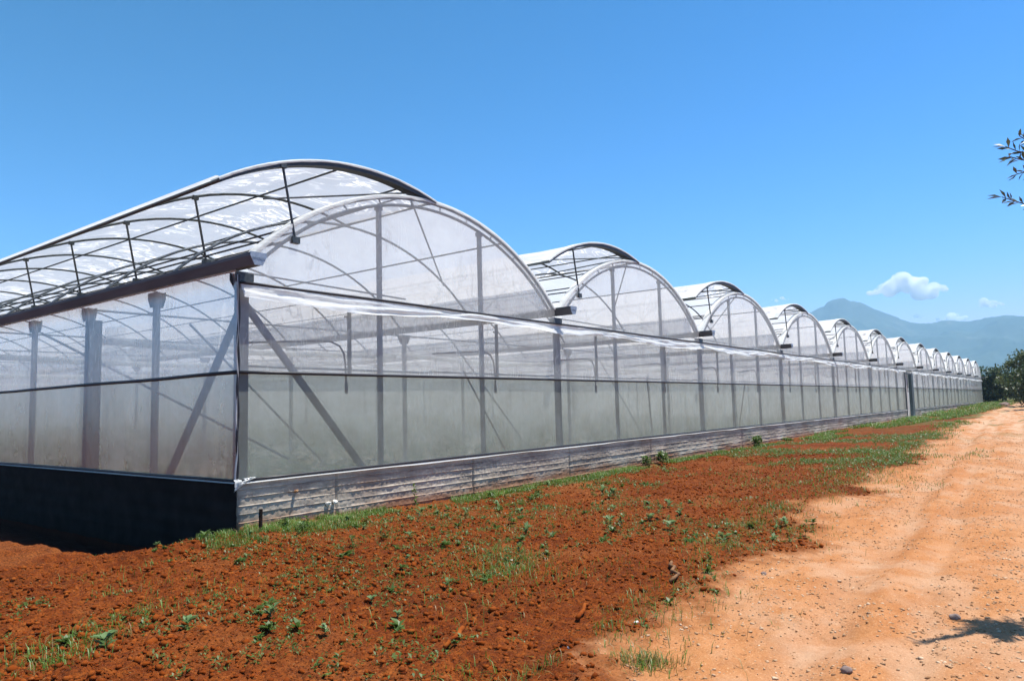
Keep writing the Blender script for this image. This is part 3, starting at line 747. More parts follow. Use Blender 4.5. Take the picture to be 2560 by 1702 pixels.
# concrete base walls
def base_wall():
    rng = np.random.default_rng(5)
    joints = [0, 1.67, 4.91, 8.24, 12.24, 15.98, 19.07, 23.97, 29.5]
    while joints[-1] < XE: joints.append(joints[-1] + 5.2 + rng.random())
    joints[-1] = XE
    for a, b in ((0.0, DX0), (DX1, XE)):
        xs = [a]; x = a
        while x < b:
            x += 0.02 if x < 6 else 0.03 if x < 14 else 0.08 if x < 30 else 0.4
            xs.append(min(x, b))
        xs = np.array(xs)
        bh = 0.113
        zs = np.concatenate([np.array([ZC - bh * i - t * bh for t in (0.0, 0.03, 0.07, 0.12, 0.3, 0.5, 0.7, 0.86, 0.93, 0.97)]) for i in range(9)])[::-1]
        X, Z = np.meshgrid(xs, zs, indexing='ij')
        bi = np.floor((ZC - Z + 1e-6) / bh).astype(int); fr = (ZC - Z) / bh - bi
        pi = np.searchsorted(np.array(joints), X, side='right')
        off = np.random.default_rng(9).random((64, 16))[np.clip(pi, 0, 63), np.clip(bi, 0, 15)] * 0.014
        lip = np.exp(-((np.minimum(fr, 1 - fr)) / 0.045) ** 2) * (0.007 + 0.010 * np.clip(fbm(X * 1.6, np.floor((ZC - Z) / bh + 0.5) * 7.3 + pi * 3.1, 5, 33, 0.65) * 2.6 - 1.3, -0.6, 1))
        jd = np.min(np.abs(X[..., None] - np.array(joints)[None, None, :]), axis=-1)
        grain = (fbm(X * 5, Z * 40, 3, 35) - 0.5) * 0.007 + (fbm(X * 28, Z * 28, 3, 36) - 0.5) * 0.016
        big = (fbm(X * 1.3, Z * 2.5, 3, 39) - 0.5) * 0.008
        crumble = np.exp(-(np.abs(Z - ZC) / 0.05)) * np.clip(fbm(X * 4, Z * 6, 3, 41) - 0.45, 0, 1) * 0.06
        Y = -0.015 - off - lip - grain - big + crumble + 0.04 * np.exp(-(jd / 0.014) ** 2)
        if a == 0: Y += 0.03 * np.exp(-X / 0.03)
        n0, n1 = X.shape; ix = np.arange(n0 * n1).reshape(n0, n1)
        f = np.stack([ix[:-1, :-1], ix[1:, :-1], ix[1:, 1:], ix[:-1, 1:]], -1).reshape(-1, 4)
        face = np_mesh('base_wall', np.stack([X, Y, Z], -1).reshape(-1, 3), f, M['concrete'], house, smooth=False)
        MB().box((a + 0.002, 0.012, -0.5), (b - 0.002, 0.16, ZC - 0.012)).build('wall_core', M['concrete'], face)
    # shaded left wall
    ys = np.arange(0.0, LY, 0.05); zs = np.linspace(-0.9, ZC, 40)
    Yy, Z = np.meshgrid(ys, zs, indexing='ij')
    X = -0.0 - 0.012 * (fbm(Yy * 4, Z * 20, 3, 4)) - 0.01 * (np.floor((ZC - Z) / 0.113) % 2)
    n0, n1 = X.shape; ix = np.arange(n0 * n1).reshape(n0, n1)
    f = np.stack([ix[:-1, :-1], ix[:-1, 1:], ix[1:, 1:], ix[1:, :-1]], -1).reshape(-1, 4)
    o = np_mesh('base_wall', np.stack([X, Yy, Z], -1).reshape(-1, 3), f, M['wall_shade'], house)
    o['label'] = 'base wall along the shaded side, shade painted into its colour'
    MB().box((0.004, 0.17, -0.9), (0.15, LY, ZC - 0.01)).build('wall_core', M['wall_shade'], o)
    MB().box((XE - 0.15, 0.17, -0.9), (XE, LY, ZC - 0.01)).build('base_wall', M['concrete'], house)
base_wall()
# broken form ties and pipe stubs sticking out of the concrete
for (x, z, s) in ((0.92, 0.42, 0.022), (1.50, 0.17, 0.034), (1.62, 0.18, 0.030)):
    b = bmesh.new(); bmesh.ops.create_icosphere(b, subdivisions=2, radius=1)
    for v in b.verts:
        q = 1 + 0.6 * (random.random() - .5)
        v.co = Vector((x + v.co.x * s * q * 1.2, -0.05 + v.co.y * 0.045 * q, z + v.co.z * s * q))
    me = bpy.data.meshes.new('form_tie'); b.to_mesh(me); me.materials.append(M['stone'] if s < .025 else M['white_bit'])
    o = bpy.data.objects.new('form_tie', me); COL.objects.link(o); o.parent = house

# doorway
dr = MB().box((DX0 - 0.04, -0.06, 0.05), (DX0 + 0.04, 0.06, 3.1)).box((DX0 - 0.04, -0.06, 3.1), (DX1 + 0.05, 0.06, 3.2)).build('door_frame', M['galv_dark'], house)
MB().box((DX0 + 0.05, 0.10, 0.08), (DX0 + 1.5, 0.16, 3.08)).build('door', M['beige'], house)
MB().box((DX1 - 0.75, -0.10, 0.05), (DX1, 0.10, 3.1)).build('door_post', M['teal'], house)
MB().box((DX0 - 0.1, -0.5, 0.02), (DX1 + 0.2, 0.2, 0.12)).build('door_sill', M['paint_white'], house)

# irrigation pipes bent down behind the front film, each beside a hanging tube
for n in range(NSP):
    for j in range(2):
        x = n * S + 2.22 + 3.95 * j
        if DX0 - 1 < x < DX1 + .5: continue
        y = 0.42
        pts = [(x - 1.85, y, 2.60), (x - 0.55, y, 2.70), (x - 0.30, y, 2.70), (x - 0.12, y, 2.64), (x - 0.03, y, 2.52), (x, y, 2.35), (x + 0.02, y, 2.0)]
        MB().tube(pts, 0.016, 7).tube([(x + 0.02, y, 2.03), (x + 0.02, y, 1.85)], 0.028, 7).build('irrigation_pipe', M['black'], house, True)
        MB().bar((x + 0.09, y, 3.30), (x + 0.09, y, 2.14), 0.05, 0.05).box((x + 0.0, y - 0.02, 3.12), (x + 0.1, y + 0.02, 3.15)).build('hanger_tube', M['galv_dark'], house)
        MB().tube([(x - 1.9, y + .05, 2.26), (x + 2.1, y + .05, 2.24)], 0.02, 6).build('crank_shaft', M['galv'], house)
# rolled curtains inside, white, running across the bays
for y in (5.2, 10.2, 17.5, 26.0):
    for n in range(6):
        MB().tube([(n * S + 0.15, y, 2.98 + 0.05 * math.sin(n)), (n * S + 4, y, 2.90), (n * S + 7.85, y, 2.98)], 0.07, 8).build('rolled_curtain', M['film_fold'], house, True)
# film curtain gathered by the second post of the left wall
MB().sheet(lambda v, a: (0.18 + 0.035 * math.sin(a * 9 + v), 3.78 + 0.75 * a, v), list(np.linspace(0.66, 3.15, 14)), list(np.linspace(0, 1, 40))).build('gathered_curtain', M['film_upper'], house, True)
MB().box((0.06, 4.72, 0.6), (0.2, 4.95, 3.3)).build('door_post', M['galv_dark'], house)
# trellis wires
for n in range(0, 3):
    for x in (1.3, 2.6, 5.3, 6.6):
        MB().tube([(n * S + x, 0.3, 3.25), (n * S + x, LY, 3.25)], 0.006, 4).build('trellis_wire', M['galv_dark'], house)
for q in (posts, arches, ribs, struts, ties, purlins, braces): q.flush()

# ------------------------------------------------------------------ leaves and blades (vectorised)
def leaf_quads(base, dirs, up, length, width, bend=0.25):
    """pointed leaves: 6 verts, two quads each. base, dirs, up (n,3)"""
    n = len(base)
    side = np.cross(dirs, up); side /= np.linalg.norm(side, axis=1, keepdims=True) + 1e-9
    nrm = np.cross(side, dirs)
    L = length[:, None]; W = width[:, None]
    mid = base + dirs * L * 0.5 + nrm * L * bend * 0.4
    tip = base + dirs * L * 0.96 - nrm * L * bend * 0.3
    v = np.stack([base, mid - side * W * .5, mid + side * W * .5, tip], 1).reshape(-1, 3)
    i = np.arange(n)[:, None] * 4
    f = np.concatenate([i + np.array([[0, 1, 3, 2]])], 0)
    return v, f
def blades(base, h, lean, width, rng):
    """curved grass blades, 3 levels"""
    n = len(base); a = rng.random(n) * 2 * np.pi
    d = np.stack([np.cos(a), np.sin(a), np.zeros(n)], 1); s = np.stack([-np.sin(a), np.cos(a), np.zeros(n)], 1)
    H = h[:, None]; W = width[:, None]; LN = lean[:, None]; up = np.array([[0, 0, 1.0]])
    p0 = base; p1 = base + up * H * .55 + d * H * LN * .25; p2 = base + up * H * (1 - LN * .35) + d * H * LN * .85
    v = np.stack([p0 - s * W * .5, p0 + s * W * .5, p1 + s * W * .4, p1 - s * W * .4, p2 + s * W * .06, p2 - s * W * .06], 1).reshape(-1, 3)
    i = np.arange(n)[:, None] * 6
    f = np.concatenate([i + np.array([[0, 1, 2, 3]]), i + np.array([[3, 2, 4, 5]])], 0)
    return v, f

# grass at the wall foot, in patches over the field and along the far verge
def grass():
    rng = np.random.default_rng(21)
    P = []
    def strip(n, x0, x1, y0, y1, thr, seed, sc=1.0):
        x = x0 + (x1 - x0) * rng.random(n) ; y = y0 + (y1 - y0) * rng.random(n)
        k = fbm(x * sc, y * sc, 3, seed) > thr
        P.append(np.stack([x[k], y[k]], 1))
    strip(11000, -1.0, 1.6, -1.15, -0.06, 0.42, 101, 1.6)         # bright patch at the corner
    strip(30000, 1.2, 24, -0.45, -0.06, 0.52, 102, 0.7)
    n = 30000                                                     # verge, thickening with distance
    x = 24 + 96 * rng.random(n) ** 1.3; y = -0.1 - rng.random(n) * (1.2 + np.clip((x - 20) * 0.05, 0, 2.4))
    k = fbm(x * .35, y * 1.2, 3, 103) > 0.44
    P.append(np.stack([x[k], y[k]], 1))
    # tufty patches in the field
    for (cx, cy, r, m) in ((-3.6, -3.6, .33, 420), (-3.25, -3.4, .25, 240), (-2.75, -3.1, .25, 150), (-0.05, -4.75, .5, 700), (0.4, -4.4, .4, 400), (-1.5, -6.93, .17, 380), (4.2, -5.55, .5, 380), (5.6, -5.5, .5, 320), (2.3, -5.9, .35, 160), (9, -4.6, 1.2, 500), (11, -5.2, .9, 500), (14, -4.4, 1.5, 500), (17, -4.9, 1.5, 600)):
        q = rng.normal(size=(m, 2)) * r * .55
        P.append(q + np.array([cx, cy]))
    n = 9000                                                      # ragged edge of the track
    x = -2.5 + 45 * rng.random(n) ** 1.5; y = np.interp(x, RX, RY) + 0.15 + rng.normal(size=n) * 0.38
    k = fbm(x * .9, y * 1.8, 3, 107) > 0.53
    P.append(np.stack([x[k], y[k]], 1))
    # thin scatter everywhere on the field
    n = 16000
    x = -6 + 26 * rng.random(n) ** 1.5; y = -7.2 + 7 * rng.random(n)
    k = fbm(x * 1.1, y * 1.1, 3, 105) > 0.57
    P.append(np.stack([x[k], y[k]], 1))
    P = np.concatenate(P)
    z, rd, _, ins, _, _d = ground_parts(P[:, 0], P[:, 1])
    k = (ins < 0.05) & (_d < 0.3); P = P[k]; z = z[k]; rd = rd[k]
    dist = np.hypot(P[:, 0] - CAM.x, P[:, 1] - CAM.y)
    base = np.stack([P[:, 0], P[:, 1], z - 0.005], 1)
    h = (0.035 + 0.085 * rng.random(len(P)) ** 1.6) * np.clip(dist / 22, 1, 3.0)
    wd = (0.004 + 0.003 * rng.random(len(P))) * np.clip(dist / 9, 1, 6)
    lean = 0.3 + 0.9 * rng.random(len(P))
    dry = rng.random(len(P)) < np.where(rd > .3, .5, .16)
    for msk, nm, mt, lb in ((~dry, 'grass', M['grass'], 'green grass growing along the wall foot and in patches of the red field'), (dry, 'dry_grass', M['grass_dry'], 'straw coloured dry grass blades between the green ones')):
        v, f = blades(base[msk], h[msk], lean[msk], wd[msk], rng)
        tag(np_mesh(nm, v, f, mt), lb, 'grass', kind='stuff')
grass()

# clods, gravel
def rocks(name, P, size, mat, seed, flat=0.7, label='', cat=''):
    rng = np.random.default_rng(seed)
    b = bmesh.new(); bmesh.ops.create_icosphere(b, subdivisions=1, radius=1)
    bv = np.array([tuple(v.co) for v in b.verts]); bf = np.array([[v.index for v in f.verts] for f in b.faces]); b.free()
    n = len(P); m = len(bv)
    a = rng.random(n) * 2 * np.pi
    jit = 1 + 0.95 * (rng.random((n, m, 1)) - .5)
    sc = size[:, None] * (0.65 + 0.7 * rng.random((n, 3))) * np.array([[1, 1, flat]])
    v = bv[None] * jit * sc[:, None, :]
    c, s = np.cos(a)[:, None], np.sin(a)[:, None]
    vx = v[..., 0] * c - v[..., 1] * s; vy = v[..., 0] * s + v[..., 1] * c
    z = ground_parts(P[:, 0], P[:, 1])[0]
    v = np.stack([vx + P[:, :1], vy + P[:, 1:2], v[..., 2] + (z + size * flat * 0.25)[:, None]], -1).reshape(-1, 3)
    f = (bf[None] + (np.arange(n) * m)[:, None, None]).reshape(-1, 3)
    return tag(np_mesh(name, v, f, mat), label, cat, kind='stuff')
def scatter(n, x0, x1, y0, y1, seed, near=1.6):
    rng = np.random.default_rng(seed)
    x = x0 + (x1 - x0) * rng.random(n) ** near; y = y0 + (y1 - y0) * rng.random(n)
    return np.stack([x, y], 1), rng
P, rng = scatter(95000, -6.2, 18, -7.6, -0.3, 41, 1.9)
pr = ground_parts(P[:, 0], P[:, 1])
k = (pr[1] < 0.35) & (pr[3] < .05); P = P[k]
rocks('soil_clods', P, (0.004 + 0.021 * rng.random(len(P)) ** 5) * (0.6 + 0.9 * fbm(P[:, 0] * 0.9, P[:, 1] * 0.9, 3, 46)), M['clod'], 42, 0.75, 'crumbly red clods lying all over the tilled field', 'soil clods')
P, rng = scatter(150000, -4.8, 30, -10.5, -3.6, 43, 2.0)
pr = ground_parts(P[:, 0], P[:, 1])
cl = fbm(P[:, 0] * 1.3, P[:, 1] * 1.9, 3, 44)
k = (pr[1] > 0.6) & (cl > 0.52 - 0.26 * rng.random(len(P)) ** 2 - 0.06 * np.exp(-((P[:, 1] - np.interp(P[:, 0], RX, RY) + 2.1) / 0.5) ** 2)); P = P[k]
rocks('gravel', P, 0.003 + 0.012 * rng.random(len(P)) ** 5, M['stone'], 45, 0.6, 'pale gravel scattered over the dirt track', 'gravel')

def straw():
    rng = np.random.default_rng(66)
    n = 5200
    x = -5.8 + 20 * rng.random(n) ** 1.6; y = -7.6 + 7.3 * rng.random(n)
    z, rd, _, ins, _, dm = ground_parts(x, y)
    k = (ins < .05) & (dm < .2) & (rng.random(n) > rd * .7); x, y, z = x[k], y[k], z[k]; n = len(x)
    a = rng.random(n) * 6.283; L = 0.03 + 0.10 * rng.random(n) ** 2; t = 0.3 * (rng.random(n) - .4)
    d = np.stack([np.cos(a) * np.cos(t), np.sin(a) * np.cos(t), np.sin(t)], 1)
    v, f = leaf_quads(np.stack([x, y, z + 0.008], 1), d, np.tile([[0, 0, 1.0]], (n, 1)), L, 0.004 + 0 * L, 0.1)
    tag(np_mesh('straw', v, f, M['grass_dry']), 'bits of dry straw and root lying over the soil', 'straw', kind='stuff')
straw()
# ------------------------------------------------------------------ weeds: a few kinds, then copies
def weed_mesh(kind, seed, mat):
    rng = np.random.default_rng(seed)
    if kind == 'rosette':
        n = int(rng.integers(9, 16)); a = rng.random(n) * 2 * np.pi; el = 0.15 + 0.8 * rng.random(n)
        L = 0.045 + 0.05 * rng.random(n); W = L * 0.42
        base = np.zeros((n, 3)); base[:, 2] = 0.008 + 0.02 * rng.random(n)
    elif kind == 'sprig':
        n = 22; a = rng.random(n) * 2 * np.pi; el = 0.2 + 0.7 * rng.random(n)
        t = rng.random(n); base = np.stack([0.012 * np.sin(t * 5), 0.015 * t, 0.02 + 0.15 * t], 1)
        L = 0.03 + 0.035 * rng.random(n); W = L * 0.36
    elif kind == 'bush':
        n = 150; a = rng.random(n) * 2 * np.pi; el = -0.1 + 1.3 * rng.random(n)
        q = rng.normal(size=(n, 3)); q /= np.linalg.norm(q, axis=1, keepdims=True); q *= (rng.random((n, 1)) ** .4)
        base = q * np.array([[0.13, 0.13, 0.13]]) + np.array([[0, 0, 0.14]]); L = 0.05 + 0.05 * rng.random(n); W = L * 0.5
    else:                                            # broad: large pale leaves
        n = 11; a = rng.random(n) * 2 * np.pi; el = 0.35 + 0.6 * rng.random(n)
        t = rng.random(n); base = np.stack([0 * t, 0 * t, 0.02 + 0.09 * t], 1); L = 0.06 + 0.055 * rng.random(n); W = L * 0.5
    d = np.stack([np.cos(a) * np.cos(el), np.sin(a) * np.cos(el), np.sin(el)], 1)
    v, f = leaf_quads(base, d, np.tile([[0, 0, 1.0]], (n, 1)), L, W, 0.3)
    me_o = np_mesh('weed', v, f, mat, smooth=False)
    me = me_o.data; bpy.data.objects.remove(me_o)
    if kind in ('sprig', 'broad'):
        pass
    return me
KINDS = {'rosette': [weed_mesh('rosette', s, M['weed']) for s in range(4)], 'sprig': [weed_mesh('sprig', 10 + s, M['weed']) for s in range(3)], 'broad': [weed_mesh('broad', 20 + s, M['weed_pale']) for s in range(3)]}
WL = {'rosette': ('flat rosette of dark green weed leaves on the red soil', 'low green weeds in the red field'),
      'sprig': ('upright sprig of small green weed leaves on the red soil', 'upright weed sprigs in the red field'),
      'broad': ('pale broad leaved young weed on the red soil', 'pale broad leaved weeds in the red field')}
def weeds():
    rng = np.random.default_rng(77)
    cnt = 0; tries = 0
    quota = {'rosette': 160, 'sprig': 85, 'broad': 45}
    names = list(quota)
    while sum(quota.values()) and tries < 8000:
        tries += 1
        x = -5.5 + 15 * rng.random() ** 1.1; y = -7.0 + 6.4 * rng.random()
        if fbm(np.array([x * .55]), np.array([y * .55]), 3, 78)[0] + 0.16 * np.exp(-((x - 0.2) / 2.2) ** 2 - ((y + 4.7) / 1.1) ** 2) < 0.50: continue
        pr = gh(x, y)
        if pr[1][0] > .5 or pr[3][0] > 0: continue
        k = names[int(rng.integers(0, 3))]
        if not quota[k]: continue
        quota[k] -= 1
        me = KINDS[k][int(rng.integers(0, len(KINDS[k])))]
        o = bpy.data.objects.new('weed', me); COL.objects.link(o)
        o.location = (x, y, float(pr[0][0]) - 0.006); o.rotation_euler = (0.2 * (rng.random() - .5), 0.2 * (rng.random() - .5), rng.random() * 6.28)
        s = (0.48 + 0.70 * rng.random() ** 1.4) * (1 + 0.03 * max(0, x)); o.scale = (s, s, s)
        tag(o, WL[k][0], 'weed', WL[k][1])
weeds()
def ground_weeds():
    rng = np.random.default_rng(91)
    n = 30000
    x = -6 + 34 * rng.random(n) ** 1.35; y = -7.4 + 7.1 * rng.random(n)
    f = fbm(x * .55, y * .55, 3, 78) + 0.5 * (fbm(x * 2.1, y * 2.1, 3, 79) - .5) + 0.12 * np.exp(-((x - 0.2) / 2.2) ** 2 - ((y + 4.7) / 1.1) ** 2)
    z, rd, _, ins, _, dm = ground_parts(x, y)
    k = (f > 0.537) & (rd < .4) & (ins < .02) & (dm < .2)
    x, y, z = x[k], y[k], z[k]; per = 6; m = len(x) * per
    dist = np.repeat(np.hypot(x - CAM.x, y - CAM.y), per)
    sc = (0.6 + 0.9 * np.repeat(rng.random(len(x)), per)) * np.clip(dist / 11, 1, 1.9)
    a = rng.random(m) * 6.283; el = 0.1 + rng.random(m) * 1.0
    d = np.stack([np.cos(a) * np.cos(el), np.sin(a) * np.cos(el), np.sin(el)], 1)
    base = np.stack([np.repeat(x, per), np.repeat(y, per), np.repeat(z, per)], 1) + 0.012 * rng.normal(size=(m, 3)) * sc[:, None]
    L = (0.014 + .022 * rng.random(m)) * sc
    v, f = leaf_quads(base, d, np.tile([[0, 0, 1.0]], (m, 1)), L, L * .42, .3)
    tag(np_mesh('ground_weeds', v, f, M['weed']), 'thin cover of tiny green seedlings over the red field', 'weeds', kind='stuff')
ground_weeds()
def single_plant(name, kind, seed, x, y, s, label, cat, mat=None, sz=1.0):
    me = weed_mesh(kind, seed, mat or M['weed'])
    o = bpy.data.objects.new(name, me); COL.objects.link(o)
    o.location = (x, y, gz1(x, y) - 0.02); o.scale = (s, s, s * sz)
    tag(o, label, cat)
single_plant('bush', 'bush', 50, 12.45, -0.25, 1.35, 'right one of two round green bushes side by side at the concrete wall', 'bush')
single_plant('bush', 'bush', 51, 11.45, -0.28, 1.15, 'left one of two round green bushes side by side at the concrete wall', 'bush')
single_plant('bush', 'bush', 52, 4.95, -0.42, 0.55, 'small bright green bush in front of a concrete joint near the house corner', 'bush', M['grass'])
single_plant('bush', 'bush', 53, 19.7, -0.3, 1.5, 'round green bush farthest along the concrete wall', 'bush')
single_plant('tall_weed', 'sprig', 54, 3.15, -0.25, 1.7, 'tall spindly weed against the concrete wall, nearest to the greenhouse corner', 'weed', None, 1.3)
single_plant('grass_clump', 'bush', 55, 0.32, -0.62, 0.6, 'bushy dark clump beside the iron stake', 'weed')

# ------------------------------------------------------------------ small things on the ground
# iron stake
sx, sy = 0.03, -0.5
b = MB().bar((sx, sy, gz1(sx, sy) - 0.1), (sx + 0.015, sy + 0.01, 0.30), 0.034, 0.034)
tag(b.build('stake', M['rust']), 'rusty black iron stake standing upright before the concrete corner', 'stake')
def stick(name, a, b, r, mat, label, cat, kink=0.03):
    pts = []
    for i in range(7):
        t = i / 6
        x = a[0] + (b[0] - a[0]) * t; y = a[1] + (b[1] - a[1]) * t
        pts.append((x + random.uniform(-kink, kink) * .5, y + random.uniform(-kink, kink) * .5, gz1(x, y) + r * 0.9 + 0.01 + random.uniform(0, kink) * .4))
    tag(MB().tube(pts, [r * (0.75 + 0.35 * random.random()) for _ in pts], 8).build(name, mat, None, True), label, cat)
stick('stick', (-2.05, -5.75), (-1.72, -5.62), 0.018, M['clod'], 'earth crusted stick lying alone in the tilled field', 'stick')
stick('stick', (-1.02, -6.12), (-0.68, -5.98), 0.017, M['clod'], 'earth crusted stick lying at the field edge near the track', 'stick')
stick('branch', (0.25, -6.30), (0.85, -6.02), 0.016, M['wood'], 'crooked brown branch on the border of field and track', 'branch', 0.07)
def rock(x, y, s, mat, label, seed, cat='stone', flat=.65):
    rng = np.random.default_rng(seed)
    b = bmesh.new(); bmesh.ops.create_icosphere(b, subdivisions=3, radius=1)
    for v in b.verts:
        q = 1 + 0.5 * (float(vnoise(np.array([v.co.x * 1.6 + seed]), np.array([v.co.y * 1.6 + v.co.z * 1.1]), 2)[0]) - .5)
        v.co = Vector((v.co.x * s * q * 1.25, v.co.y * s * q, v.co.z * s * flat * q))
    me = bpy.data.meshes.new('stone'); b.to_mesh(me); b.free(); me.materials.append(mat)
    o = bpy.data.objects.new('stone', me); COL.objects.link(o); o.location = (x, y, gz1(x, y) + s * flat * .35); o.rotation_euler = (0, 0, rng.random() * 6)
    tag(o, label, cat)
rock(0.55, -8.35, 0.035, M['rock_grey'], 'dark brown stone nearest the tree shadow on the track', 1)
rock(-1.1, -8.0, 0.03, M['rock_grey'], 'dark stone on the bare track among pale gravel', 2)
rock(1.2, -6.75, 0.028, M['rock_grey'], 'small dark stone on the smooth left edge of the track', 3)
rock(-0.9, -6.55, 0.015, M['white_bit'], 'white chip of stone on the track beside the field edge', 4)
rock(-1.55, -6.4, 0.015, M['white_bit'], 'white stone at the field border near the grass tuft', 5)
rock(0.35, -4.45, 0.015, M['white_bit'], 'pale chip lying between the weeds of the field', 6)
rock(88, -3.2, 0.5, M['rock_grey'], 'big grey boulder on the far track by the greenhouse end', 7, 'boulder', .6)

# ------------------------------------------------------------------ trees
def tree(name, base, h, rad, nleaf, leaf, lm, label, cat, seed, group=None, squash=0.75, crown_lo=0.15):
    rng = np.random.default_rng(seed)
    root = empty(name, (base[0], base[1], base[2]))
    tag(root, label, cat, group)
    t = MB()
    lim = []
    t.tube([(0, 0, -0.2), (0.05, 0.03, h * .2), (0.0, 0.08, h * .42)], [h * .03, h * .024, h * .018], 9)
    for i in range(7):
        a = i * 0.9 + rng.random(); r = rad * (0.45 + 0.35 * rng.random()); zt = h * (0.5 + 0.35 * rng.random())
        q = [(0, 0.05, h * .35), (math.cos(a) * r * .4, math.sin(a) * r * .4, h * .35 + (zt - h * .35) * .5), (math.cos(a) * r, math.sin(a) * r, zt)]
        t.tube(q, [h * .013, h * .008, h * .003], 6); lim.append(q[2])
    t.build('trunk', M['bark'], root, True)
    # leaf clumps through the crown volume
    nc = 46
    c = rng.normal(size=(nc, 3)); c /= np.linalg.norm(c, axis=1, keepdims=True); c *= (rng.random((nc, 1)) ** .45)
    cen = c * np.array([[rad * .86, rad * .86, h * (1 - crown_lo) * .46]]) + np.array([[0, 0, h * (crown_lo + (1 - crown_lo) * .5)]])
    cs = rad * (0.16 + 0.2 * rng.random(nc))
    which = rng.integers(0, nc, nleaf)
    q = rng.normal(size=(nleaf, 3)); q /= np.linalg.norm(q, axis=1, keepdims=True); q *= rng.random((nleaf, 1)) ** .5
    p = cen[which] + q * cs[which][:, None] * np.array([[1, 1, .8]])
    d = rng.normal(size=(nleaf, 3)) + q * .8; d /= np.linalg.norm(d, axis=1, keepdims=True)
    u = rng.normal(size=(nleaf, 3)); u[:, 2] += 1.2
    L = leaf * (0.6 + 0.8 * rng.random(nleaf))
    v, f = leaf_quads(p, d, u, L, L * .5, .2)
    np_mesh('crown', v, f, lm, root)
    return root
def ongz(x, y): return (x, y, gz1(x, y))
tree('tree', ongz(107.5, -0.6), 5.0, 2.6, 5200, 0.34, M['treeleaf'], 'dark green tree right behind the far end of the greenhouse', 'tree', 1, crown_lo=0.0)
tree('tree', ongz(113, -1.9), 4.0, 2.6, 4200, 0.36, M['treeleaf'], 'lower dark tree closing the end of the track, beside the greenhouse end', 'tree', 2, crown_lo=0.0)
tree('tree', ongz(126, -4.2), 3.8, 3.2, 4200, 0.38, M['treeleaf'], 'dark bush like tree in the middle of the gap at the end of the track', 'tree', 3, crown_lo=0.0)
tree('tree', ongz(84, -5.6), 5.5, 2.6, 6500, 0.26, M['treeleaf_light'], 'big leafy tree on the right edge of the picture beside the track', 'tree', 4, crown_lo=0.02)
tree('tree', ongz(70, -7.2), 5.2, 2.6, 5200, 0.26, M['treeleaf'], 'nearest tree of the row right of the track, mostly cut by the edge', 'tree', 5, crown_lo=0.02)
tree('tree', ongz(100, -5.0), 4.6, 2.4, 4500, 0.30, M['treeleaf'], 'dark tree behind the big leafy tree, right of the track', 'tree', 6, crown_lo=0.0)

